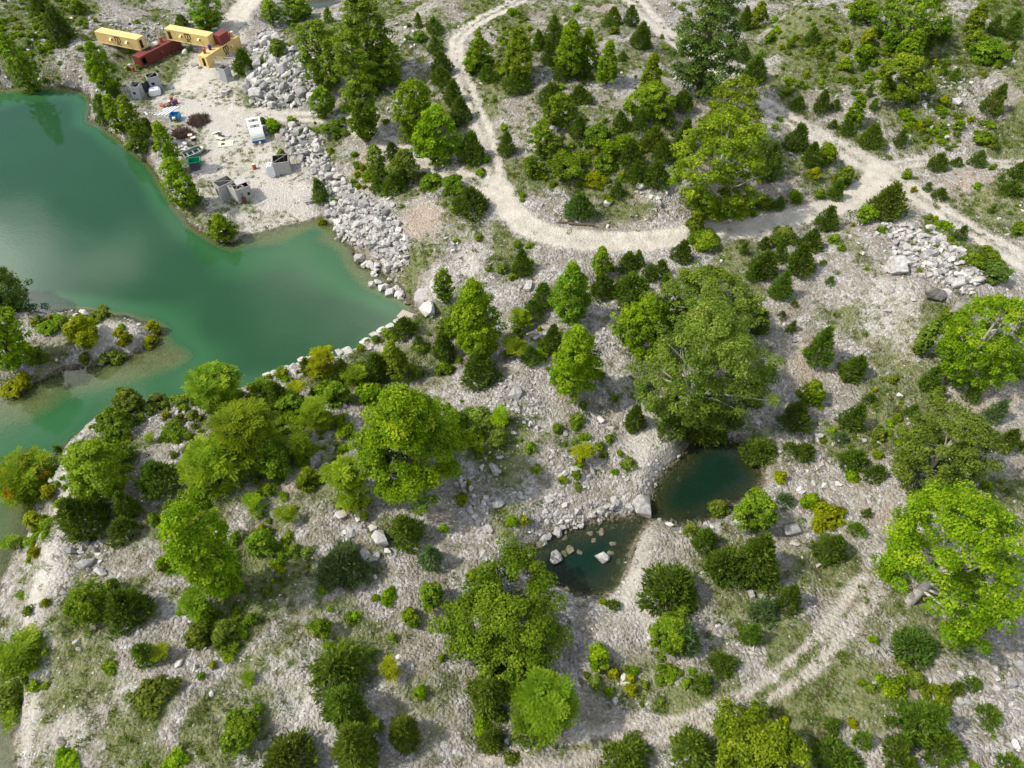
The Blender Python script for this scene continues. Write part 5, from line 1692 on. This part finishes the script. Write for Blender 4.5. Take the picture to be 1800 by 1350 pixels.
zy = G(300, 112)[2]
b, rz = edge_place((166.9, 55.5), (237.8, 69.5), zy + 5.2, zy + CH + .02)
container(b, rz, YELLOW, 'yellow container bridging from the rocky slope onto the red one', 'right', (0.36, 0.74), 0.52)
b, rz = edge_place((251.2, 121), (322, 84), zy, zy - .02)
red_b, red_rz = b, rz
container(b, rz, MAROON, 'dark red container on the ground carrying two yellow ones', 'near', (0.5, 0.8))
b, rz = edge_place((286.6, 50.1), (365, 64.6), zy + 5.2, zy + CH + .02)
y2_b, y2_rz = b, rz
container(b, rz, YELLOW, 'yellow container bridging between the red one and the lower yellow one', 'near', (0.36, 0.78), 0.52)
b, rz = edge_place((370.7, 117.8), (423, 83.2), zy, zy - .02)
y3_b, y3_rz = b, rz
container(b, rz, YELLOW, 'lower yellow container standing on the ground beside the boulder heap', 'left', (0.72,), 0.56)


def local(base, rz, x, y, z):
    c, s_ = math.cos(rz), math.sin(rz)
    return (base[0] + c * x - s_ * y, base[1] + s_ * x + c * y, base[2] + z)


def drum(loc, mat, label, group=None, lying=None, ring=None):
    root = empty('steel_drum', loc, random.uniform(0, 6), label, 'drum', group)
    prof = [(.27, 0), (.29, .02), (.29, .28), (.305, .30), (.29, .32), (.29, .57), (.305, .59), (.29, .61), (.29, .86), (.27, .88)]
    b_ = MB().lathe(prof, n=16).build('barrel_body', mat, root)
    l_ = MB().lathe([(.262, .872), (.25, .885)], n=16).build('drum_lid', ring or mat, root)
    if lying is not None:
        root.rotation_euler = (math.pi / 2, 0, lying)
        root.location = (loc[0], loc[1], loc[2] + .29)
    root.scale = (1.25, 1.25, 1.25)
    return root


# maroon screen, drums and clutter on the lower yellow container roof
scr = empty('plywood_screen', local(y3_b, y3_rz, 1.6, 0.1, CH), y3_rz, 'maroon plywood screen box on the lower yellow container roof', 'screen')
for nm, bx_ in (('front_board', (-1.5, 1.5, -1.05, -1.0, 0, 2.2)), ('back_board', (-1.5, 1.5, 1.0, 1.05, 0, 2.2)), ('side_board', (-1.5, -1.45, -1, 1, 0, 2.2)), ('side_board', (1.45, 1.5, -1, 1, 0, 2.2)), ('top_board', (-1.5, 1.5, -1.05, 1.05, 2.2, 2.25))):
    MB().box(*bx_).build(nm, MAROON, scr)
for i, (dx, dy, m, wd) in enumerate(((3.7, -0.2, RUSTRED, 'red drum standing by the maroon screen on the container roof'), (4.5, 0.3, RUSTRED, 'red drum in the middle of the row on the container roof'), (5.3, 0.1, CREAM, 'pale pink drum at the end of the row on the container roof'), (-4.6, 0.2, RUSTRED, 'red drum beside the open end of the lower container roof'), (-2.6, 0.3, NAVY, 'navy drum under the bridging container end'))):
    drum(local(y3_b, y3_rz, dx, dy, CH), m, wd)
drum(local(red_b, red_rz, 2.2, 0.5, CH), RUSTRED, 'red drum on the red container roof')
tw = empty('tarp_bundle', local(red_b, red_rz, 0.2, 0.3, CH), red_rz, 'crumpled whitish tarp bundle on the red container roof', 'tarp')
link('tarp', BOULDERS[3].copy(), None, tw, loc=(0, 0, .38), scl=(1.9, 1.4, 1.0)).data.materials[0] = CREAM
for i, px in enumerate(((262, 79), (268, 76))):
    t = empty('tyre', local(red_b, red_rz, -2.4 + i * 0.9, 0.4, CH + .01), 0, ['black tyre lying on the red container roof', 'second black tyre lying by the tarp on the red container roof'][i], 'tyre')
    MB().lathe([(.2, .02), (.36, 0), (.4, .1), (.36, .22), (.2, .2), (.2, .02)], caps=False, n=18).build('tread', TARBLACK, t)
p = G(376, 58)
tl = empty('tarp_bundle', (p[0], p[1], p[2]), 0.3, 'teal and white tarp bundle behind the bridging container', 'tarp')
link('tarp', BOULDERS[5].copy(), None, tl, loc=(0, 0, .5), scl=(2.4, 1.5, 1.3)).data.materials[0] = TEAL
link('cover', BOULDERS[6].copy(), None, tl, loc=(0.4, 0, 1.1), scl=(1.8, 1.2, .5)).data.materials[0] = WHITE


# open-topped plywood huts
def hut(FLp, FRp, depth, height, label, mat=PLY, front=(), left=(), right=(), back=(), roof=None, inner=TARBLACK, cat='hut'):
    A, B = G(*FLp), G(*FRp)
    d = B - A
    w = float(np.hypot(d[0], d[1]))
    rz = math.atan2(d[1], d[0])
    root = empty('plywood_hut', (A[0], A[1], min(A[2], B[2]) - .05), rz, label, cat)
    t = .045

    def panels(nm, L, holes, place):
        n = max(1, int(round(L / 1.22)))
        for i in range(n):
            a, b_ = i * L / n + .006, (i + 1) * L / n - .006
            mb = MB()
            hs = [(max(h[0], a), min(h[1], b_), h[2], h[3]) for h in holes if h[1] > a and h[0] < b_]
            wall_boxes(mb, a, b_, 0, t, 0, height, hs)
            mb.v = [place(*q) for q in mb.v]
            mb.build('wall_panel', mat, root)
    panels('front', w, front, lambda x, y, z: (x, y, z))
    panels('back', w, back, lambda x, y, z: (x, depth - y, z))
    panels('left', depth - 2 * t, left, lambda x, y, z: (y, t + x, z))
    panels('right', depth - 2 * t, right, lambda x, y, z: (w - y, t + x, z))
    for x in np.linspace(t + .06, w - t - .06, 4):
        MB().box(x - .045, x + .045, depth - t - .095, depth - t - .016, .07, height - .09).build('stud', TIMBER, root)
    MB().box(t + .003, w - t - .003, depth - t - .014, depth - t - .003, .07, height - .1).build('shade_sheet', inner, root)  # black sheets on back and right walls stand in for the hut's inner shade
    MB().box(w - t - .014, w - t - .003, t + .01, depth - t - .1, .07, height - .1).build('shade_sheet', inner, root)
    for y in (t + .048, depth - t - .05):
        MB().box(t + .003, w - t - .003, y - .045, y + .045, height - .085, height + .012).build('top_plate', TIMBER, root)
    for x in (t + .048, w - t - .048):
        MB().box(x - .045, x + .045, t + .1, depth - t - .1, height - .085, height + .012).build('top_plate', TIMBER, root)
    MB().beam((t + .1, t + .1, height + .06), (w - .15, depth - .15, height + .06), .09, .07).build('brace', TIMBER, root)
    MB().box(t, w - t, t, depth - t, .01, .06).build('floor_sheet', inner, root)
    if roof:
        MB().box(*roof, height + .10, height + .14).build('roof_sheet', PLY, root)
    return root


s1 = hut((484.7, 311.3), (512.7, 304.7), 2.9, 3.0, 'open topped plywood hut with a white tank against its wall', PLY, back=[(1.0, 1.9, 0, 2.0)])
MB().beam((1.5, -.012, 2.2), (2.9, -.012, 0.9), .02, .05).build('brace', TIMBER, s1)
hut((406.7, 348.7), (421.3, 359.3), 2.0, 3.0, 'open hut wall bay of the double plywood shed with dark shaded inside', PLY, left=[(0.4, 1.2, 0, 2.0)])
hut((421.3, 359.3), (446.7, 349.3), 3.4, 3.0, 'half roofed bay of the double plywood shed with a drum at its door', PLY, front=[(0.35, 1.15, 0, 2.1), (2.0, 2.5, 1.2, 1.8)], roof=(0.9, 3.0, 1.3, 3.3))
hut((381.3, 343.3), (393.3, 353.3), 3.2, 3.0, 'dark shaded open bay next to the double plywood shed', PLY, front=[(0.5, 1.2, .2, 1.9)])
hut((234.4, 172.4), (251, 175.5), 2.3, 3.0, 'grey hut with slatted corner closest to the lake trees', PLY_B, front=[(0.35, 0.95, 1.3, 1.9)])
hut((267.5, 161.3), (287.6, 157.2), 2.3, 3.2, 'grey hut with one small window beside the white tank', PLY_B, front=[(0.5, 1.15, 1.5, 2.1)])
p, q = G(252, 166), G(267, 160)
ws = empty('plank_wall', tuple(p), math.atan2(q[1] - p[1], q[0] - p[0]), 'dark plank wall joining the two grey huts', 'wall')
L = float(np.hypot(*(q - p)[:2]))
for i in range(7):
    MB().box(i * L / 7 + .01, (i + 1) * L / 7 - .01, 0, .04, 0, 2.2 + .05 * (i % 3)).build('plank', TARBLACK, ws)
p = G(250.5, 176)
sl = empty('slat_screen', tuple(p), 0.45, 'leaning grey slat screen against the hut by the lake trees', 'screen')
for i in range(5):
    MB().beam((i * .26, 0, 0), (i * .26 - .1, .35, 2.6), .12, .03).build('slat', TIMBER, sl)
MB().beam((-.1, .2, 1.4), (1.1, .2, 1.4), .08, .04).build('rail', TIMBER, sl)
hut((389, 143.5), (400.5, 144.6), 2.0, 3.2, 'tall narrow grey hut at the foot of the timber walkway', PLY_B)
p, q = G(401.5, 144.5), G(412, 142.5)
fp = empty('picket_panel', tuple(p), math.atan2(q[1] - p[1], q[0] - p[0]), 'short grey picket panel beside the narrow hut', 'fence panel')
L = float(np.hypot(*(q - p)[:2]))
for i in range(6):
    x = .08 + i * (L - .16) / 5
    MB().box(x - .06, x + .06, 0, .03, 0, 1.15).build('picket', PLY, fp)
for z in (.3, .95):
    MB().box(0, L, .032, .07, z, z + .09).build('rail', TIMBER, fp)
# timber walkway between the lower yellow container and the narrow hut
wk = empty('timber_walkway', tuple(G(398, 122)), y3_rz - 1.25, 'raised timber walkway with handrails beside the lower yellow container', 'walkway')
for i in range(9):
    MB().box(-2.2 + i * .5, -1.76 + i * .5, -.7, .7, 1.55 + .02 * (i % 2), 1.6 + .02 * (i % 2)).build('deck_board', TIMBER, wk)
for sx in (-2.1, -0.1, 2.1):
    for sy in (-.68, .68):
        MB().box(sx - .05, sx + .05, sy - .05, sy + .05, -.2, 2.6).build('post', TIMBER, wk)
for sy in (-.72, .72):
    for z in (2.05, 2.5):
        MB().beam((-2.15, sy, z), (2.15, sy, z), .05, .1).build('handrail', CREAM, wk)
for i in range(5):
    MB().box(2.3 + i * .3, 2.6 + i * .3, -.6, .6, 1.25 - i * .3, 1.3 - i * .3).build('step', TIMBER, wk)
for sy in (-.64, .64):
    MB().beam((2.2, sy, 1.5), (3.8, sy, -.1), .05, .2).build('stringer', TIMBER, wk)

# camper
A, B = G(445.3, 255.3), G(468.7, 251.3)
d = B - A
rz = math.atan2(d[1], d[0]) + 0.2
cw = float(np.hypot(d[0], d[1]))
cp = empty('camper_trailer', ((A[0] + B[0]) / 2, (A[1] + B[1]) / 2, A[2]), rz, 'old white camper trailer with blue front band parked by the boulder bank', 'camper')
hw = cw / 2
prof = [(-.05, .55), (-.05, 1.05), (.12, 1.5), (.55, 2.15), (.95, 2.55), (1.5, 2.72), (6.2, 2.72), (6.6, 2.45), (6.75, 1.6), (6.6, .55)]
V = [(-hw, y, z) for y, z in prof] + [(hw, y, z) for y, z in prof]
n = len(prof)
MB().add(V, [tuple(range(n)), tuple(range(2 * n - 1, n - 1, -1))] + [(i, i + n, (i + 1) % n + n, (i + 1) % n) for i in range(n)]).build('body', CAMPW, cp, 0.05)
MB().box(-hw + .06, hw - .06, -.085, -.055, .6, 1.02).build('front_band', paint('camper_blue', (0.03, 0.10, 0.24), 0.45, wear=0.3), cp)
MB().add([(-hw + .06, -.03, 1.10), (hw - .06, -.03, 1.10), (hw - .06, .10, 1.47), (-hw + .06, .10, 1.47)], [(0, 1, 2, 3)]).build('front_stripe', paint('pale_blue_stripe', (0.42, 0.50, 0.60), 0.45), cp)
MB().add([(-hw + .06, .125, 1.56), (hw - .06, .125, 1.56), (hw - .06, .34, 1.87), (-hw + .06, .34, 1.87)], [(0, 1, 2, 3)]).build('front_window', CREAM, cp)
for y in (2.0, 4.3):
    pt = MB().box(-hw * .72, hw * .72, y, y + 1.2, 2.722, 2.735).build('roof_patch', STEEL, cp)
    MB().box(-.2, .2, y + .35, y + .75, 2.735, 2.86).build('roof_vent', TARBLACK, cp)
for s_ in (-1, 1):
    for y in (2.2, 4.2):
        x = s_ * (hw + .004)
        MB().box(min(x, x + s_ * .02), max(x, x + s_ * .02), y, y + 1.0, 1.4, 2.0).build('side_window', GLASS, cp)
    w_ = MB().lathe([(.22, -.1), (.33, -.11), (.34, 0), (.33, .11), (.22, .1)], 'x', 16, (s_ * (hw - .16), 3.6, .34)).build('wheel', TARBLACK, cp)
    MB().lathe([(.19, -.05), (.19, .05)], 'x', 12, (s_ * (hw - .06), 3.6, .34)).build('rim', STEEL, w_)
    MB().beam((s_ * .6, .1, .5), (0, -1.1, .42), .08, .1).build('tow_bar', STEEL, cp)
MB().lathe([(.14, .45), (.17, .55), (.17, .85), (.1, .92)], 'z', 12, (.1, -.5, .0)).build('gas_bottle', WHITE, cp)


def tank(p, rz, L, w, h, label, upright=False):
    root = empty('plastic_tank', tuple(p), rz, label, 'tank')
    c = min(w, h) * .3
    z0 = 0.0
    poly = [(-w / 2, c), (-w / 2 + c, 0), (w / 2 - c, 0), (w / 2, c), (w / 2, h - c), (w / 2 - c, h), (-w / 2 + c, h), (-w / 2, h - c)]
    MB().prism([(x, z + z0) for x, z in poly], -L / 2, L / 2).build('tank_body', WHITE, root, 0.06)
    MB().lathe([(.2, h - .01), (.2, h + .06), (.17, h + .08)], 'z', 14).build('tank_cap', STEEL, root)
    return root


tank(G(274, 166), 0.35, 1.7, 2.5, 1.35, 'white faceted plastic tank lying in front of the small window hut')
tank(G(479.5, 309), 0.15, 1.5, 1.5, 2.6, 'white faceted plastic tank standing against the open hut wall')

# drums in the yard
drum(G(448, 297), RUSTRED, 'single rust red drum standing in the open yard', ring=CREAM)
drum(G(430.5, 355), paint('drum_dark_rust', (0.17, 0.05, 0.028), 0.7), 'dark rusty drum at the door of the half roofed bay')
drum(G(235.5, 126), RUSTRED, 'rust red drum at the red container end')
drum(G(283, 187), RUSTRED, 'rust red drum lying at the outer end of the yard drum row', lying=1.2)
drum(G(289, 187), paint('drum_grey', (0.12, 0.125, 0.11), 0.6), 'dark grey drum lying between the red ones in the yard row', lying=1.2)
drum(G(291.5, 186), paint('drum_grey2', (0.14, 0.14, 0.12), 0.6), 'grey drum lying against the dark grey one in the yard row', lying=1.3)
drum(G(300, 186), RUSTRED, 'red drum standing before the navy one in the yard row', ring=CREAM)
drum(G(307, 185.5), NAVY, 'navy blue drum standing in the yard row')
drum(G(303, 179), RUSTRED, 'tall red drum behind the navy one in the yard row')
drum(G(311, 182), RUSTRED, 'red drum at the inner end of the yard row')
dy = drum(G(308.5, 215), DRUMY, 'yellow drum with black band beside the blue bin', ring=WHITE)
MB().lathe([(.296, .33), (.3, .34), (.3, .56), (.296, .57)], n=16, caps=False).build('black_band', TARBLACK, dy)


def skip(p, rz, L, w, h, mat, label, taper=.12):
    root = empty('open_bin', tuple(p), rz, label, 'bin')
    t = .05
    for nm, q in (('side_wall', (-L / 2, L / 2, -w / 2, -w / 2 + t)), ('side_wall', (-L / 2, L / 2, w / 2 - t, w / 2)), ('end_wall', (-L / 2, -L / 2 + t, -w / 2 + t + .002, w / 2 - t - .002)), ('end_wall', (L / 2 - t, L / 2, -w / 2 + t + .002, w / 2 - t - .002))):
        MB().box(*q, .08, h).build(nm, mat, root)
    MB().box(-L / 2 + t, L / 2 - t, -w / 2 + t, w / 2 - t, .08, .14).build('bottom', mat, root)
    rim = MB()
    for y in (-w / 2, w / 2):
        rim.box(-L / 2 - .05, L / 2 + .05, y - .05, y + .05, h + .002, h + .07)
    for x in (-L / 2, L / 2):
        rim.box(x - .05, x + .05, -w / 2 + .052, w / 2 - .052, h + .002, h + .07)
    rim.build('rim', mat, root)
    for sx in (-1, 1):
        MB().box(sx * L * .35 - .1, sx * L * .35 + .1, -w / 2 - .02, w / 2 + .02, 0, .078).build('skid', TARBLACK, root)
    return root


skip(G(310, 210), 0.05, 1.9, 1.7, 1.25, BLUE, 'blue open bin in the yard beside a yellow drum')
gb = skip(G(344, 290), 0.28, 2.2, 1.9, 1.1, GREEN, 'green open bin with its black lid hanging down by the boat')
MB().add([(-.9, -.86, .95), (.9, -.86, .95), (.95, -2.3, .03), (-.85, -2.3, .03), (-.9, -.86, 1.0), (.9, -.86, 1.0), (.95, -2.3, .08), (-.85, -2.3, .08)],
         [(3, 2, 1, 0), (4, 5, 6, 7), (0, 1, 5, 4), (1, 2, 6, 5), (2, 3, 7, 6), (3, 0, 4, 7)]).build('lid', TARBLACK, gb)
MB().box(-.3, .45, -.856, -.85, .5, .85).build('notice', WHITE, gb)

# boat
A, B = G(325, 279), G(361, 264)
d = B - A
bt = empty('rowing_boat', ((A[0] + B[0]) / 2, (A[1] + B[1]) / 2, hz((A[0] + B[0]) / 2, (A[1] + B[1]) / 2) + .02), math.atan2(d[1], d[0]), 'grey green rowing boat lying on stones near the lake trees', 'boat')
L = float(np.hypot(d[0], d[1]))
bt.rotation_euler.x = 0.16
V, F = [], []
ns, m = 12, 9
for i in range(ns):
    u = i / (ns - 1)
    x = -L / 2 + u * L
    w = 1.02 * (1 - max(0, (u - .55) / .45) ** 2.2 * .93) * (1 - .12 * (1 - u))
    k0 = .02 + .5 * max(0, (u - .7) / .3) ** 2
    top = .85 + .25 * u * u
    for j in range(m):
        a = math.pi * j / (m - 1)
        c = math.cos(a)
        V.append((x, -w * (abs(c) ** .55) * (1 if c > 0 else -1), k0 + (top - k0) * (1 - math.sin(a) ** .6)))
for i in range(ns - 1):
    for j in range(m - 1):
        F.append((i * m + j, i * m + j + 1, (i + 1) * m + j + 1, (i + 1) * m + j))
F.append(tuple(range(m)))
hull = MB().add(V, F).build('hull', BOATG, bt)
sol = hull.modifiers.new('skin', 'SOLIDIFY')
sol.thickness = .05
for i in (2, 5, 8):
    x = -L / 2 + L * i / 11
    MB().box(x - .13, x + .13, -.8, .8, .5, .54).build('thwart', BOATG, bt)
MB().box(-L / 2 + L * .82, L / 2 - .25, -.4, .4, .98, 1.02).build('bow_deck', CREAM, bt)
fl = MB().box(-L / 2 + .15, L / 2 - .9, -.74, .74, .24, .27).build('floor_board', TARBLACK, bt)
for s_ in (0, m - 1):
    gun = MB()
    for i in range(ns - 1):
        gun.beam(V[i * m + s_], V[(i + 1) * m + s_], .12, .08)
    gun.build('gunwale', PLY, bt)


# planks, boards, heaps
def board(p, rz, L, w, t, mat, name, label, group=None, cat='plank', tilt=0.0):
    root = MB().box(-L / 2, L / 2, -w / 2, w / 2, 0, t).build(name, mat, None, 0.01, label=label, cat=cat, group=group, loc=(p[0], p[1], p[2] + .03), rot=(tilt, 0, rz))
    return root


for i in range(4):
    p = G(284 + i * 6.4, 196 - i * .4)
    board((p[0], p[1], p[2] + .02), 1.02 + .03 * i, 4.2, .3, .09, WHITE, 'plank', 'white plank in the tidy row beside the drum row', 'white planks beside the drum row')
board(G(272, 199), 0.62, 3.6, .16, .07, PLY, 'plank', 'long thin plank fallen across from the white planks')
board(G(257, 200), -0.9, 1.6, .2, .08, WHITE, 'plank', 'short white plank lying apart near the lake trees')
board(G(397, 253), 0.14, 3.0, 2.2, .05, CREAM, 'flat_board', 'pale flat board with a dark stain lying in the yard', cat='board')
p = G(392, 254)
MB().lathe([(.12, 0), (.4, .02), (.35, .1), (.15, .12)], n=9).build('dark_rag', TARBLACK, None, label='dark rag lying on the pale flat board', cat='rag', loc=(p[0], p[1], p[2] + .085))
for i, (x, y, a, l) in enumerate(((384, 238, -.3, 3.0), (391, 243, .2, 2.6), (386, 243, -.6, 2.2), (395, 240, .05, 2.4), (380, 235, .5, 1.8))):
    board(G(x, y) + np.array([0, 0, .05 * i]), a, l, 1.1 - .12 * i, .05, PLY if i % 2 else CREAM, 'scrap_sheet', 'broken pale sheet in the scrap stack above the flat board', 'broken sheets in the scrap stack', 'sheet', .03 * (i - 2))
for i in range(3):
    board(G(383 + i * 4, 237 + i * 2) + np.array([0, 0, .32]), .8 + i, 1.0, .5, .05, TARBLACK, 'scrap_sheet', 'blackened scrap piece on the pale broken sheets', 'blackened scrap on the sheet stack', 'scrap', .1)

cr1 = empty('cooler_box', tuple(G(336, 243)), .2, 'orange and white cooler box by the brush pile', 'cooler')
MB().box(-.4, .4, -.3, .3, 0, .7).build('box_body', ORANGE, cr1, .03)
MB().box(-.43, .43, -.33, .33, .702, .85).build('box_lid', WHITE, cr1, .03)
cr2 = empty('crate', tuple(G(341, 247)), .5, 'white topped dark crate beside the cooler box', 'crate')
MB().box(-.45, .45, -.35, .35, 0, .6).build('crate_body', TARBLACK, cr2, .02)
MB().box(-.48, .48, -.38, .38, .602, .72).build('crate_lid', CREAM, cr2, .02)
fr_ = empty('window_frame', tuple(G(304, 256)), .9, 'empty pale timber frame leaning by the shore brush', 'frame')
for a, b_ in (((-.9, 0, 0), (.9, 0, 0)), ((-.9, .35, 1.5), (.9, .35, 1.5)), ((-.9, 0, 0), (-.9, .35, 1.5)), ((.9, 0, 0), (.9, .35, 1.5)), ((0, 0, 0), (0, .35, 1.5))):
    MB().beam(a, b_, .1, .06).build('frame_bar', CREAM, fr_)
for i in range(10):
    p = G(314 + 26 * random.random(), 266 - 12 * random.random())
    boulder(p, random.uniform(.7, 1.3), 'pale stone in the small pile behind the boat', 'stones piled behind the boat', ROCK_W, 0.0)


def brush(cx, cy, w, h, label, seed):
    rr = np.random.default_rng(seed)
    p = G(cx, cy)
    sc_ = scale_at(p)
    r1, r2 = w / 2 / sc_, h / 2 / sc_ / .55
    n = 2600
    a, q = rr.uniform(0, 6.28, n), np.sqrt(rr.random(n))
    top = (1 - q ** 2) * 1.3 * (.6 + .4 * np.sin(3 * a) ** 2)
    ir = 1 + .3 * np.sin(2 * a + seed) + .2 * np.sin(5 * a + 2 * seed)
    P = np.stack([r1 * ir * q * np.cos(a), r2 * ir * q * np.sin(a), rr.random(n) * top + .02], -1)
    D = unit(rr.normal(size=(n, 3)) * np.array([1, 1, .45]))
    N = unit(np.cross(D, rr.normal(size=(n, 3))))
    Lb = rr.uniform(.4, 1.2, n)
    V, T = blades(P, D, N, Lb, Lb * .14, np.clip(.3 + rr.normal(size=n) * .2, 0, 1))
    bl = empty('brush_pile', tuple(p), .35, label, 'brush pile')
    link('twigs', mesh_np('twigs', V, quads(n), {'tint': T}), fol('twig'), bl)
    MB().lathe([(1.0, 0), (.8, .45), (.4, .75), (.05, .85)], n=14).build('mound', paint('rotted_wood', (.15, .105, .08), .95), bl, scl=(r1 * .6, r2 * .6, .9))
    return bl


FOL['twig'] = ((0.07, 0.045, 0.032), (0.17, 0.12, 0.09), (0.30, 0.23, 0.18))
brush(350, 213, 38, 18, 'large heap of dead brown brush beside the pale yard', 5)
brush(320, 237, 27, 19, 'smaller heap of dead brown brush by the shore trees', 8)


def slat_deck(px, py, rz, L, w, n, label, mat=TIMBER):
    root = empty('timber_deck', tuple(G(px, py)), rz, label, 'deck')
    for i in range(n):
        y = -w / 2 + (i + .5) * w / n
        MB().box(-L / 2, L / 2, y - w / n * .38, y + w / n * .38, .16, .22 + .015 * (i % 2)).build('board', mat, root)
    for x in (-L * .42, 0, L * .42):
        MB().box(x - .06, x + .06, -w / 2, w / 2, 0, .157).build('bearer', TIMBER, root)
    return root


slat_deck(543, 349, 0.24, 2.4, 2.6, 5, 'grey timber deck of spaced boards beside the small yard cedar', PLY)
slat_deck(470, 226, 0.05, 1.9, 2.1, 5, 'dark timber deck leaning by the camper side')
for i in range(9):
    p = G(517 + random.random() * 18, 303 + random.random() * 14)
    board(p, random.uniform(.3, .9), random.uniform(1.2, 2.8), .14, .07, TIMBER, 'plank', 'grey weathered stick in the scatter beside the open hut', 'grey sticks beside the open hut')
lg = MB().lathe([(.16, -2.2), (.22, -1.9), (.24, 0), (.2, 1.8), (.12, 2.3)], 'x', 10)
p = G(1022, 396)
lg.build('fallen_log', BARK, None, label='fallen bare log lying at the road edge below the mound', cat='log', loc=(p[0], p[1], p[2] + .2), rot=(0, 0, -.12))
p = G(992, 392)
MB().lathe([(.1, -1.4), (.15, -1), (.16, .6), (.09, 1.5)], 'x', 10).build('fallen_log', BARK, None, label='thin broken branch lying beside the bare log at the road', cat='log', loc=(p[0], p[1], p[2] + .14), rot=(0, 0, .05))
p = at(722, 556, 1.6)
cs = empty('concrete_slab', (p[0], p[1], .5), -.5, 'broken tan concrete slab at the lake inlet corner', 'slab')
MB().box(-2.2, 2.2, -.9, .9, 0, .9).build('slab_body', CONC, cs, .06)
MB().box(-2.1, 2.1, -1.6, -.92, -.2, .45).build('slab_step', CONC, cs, .05)
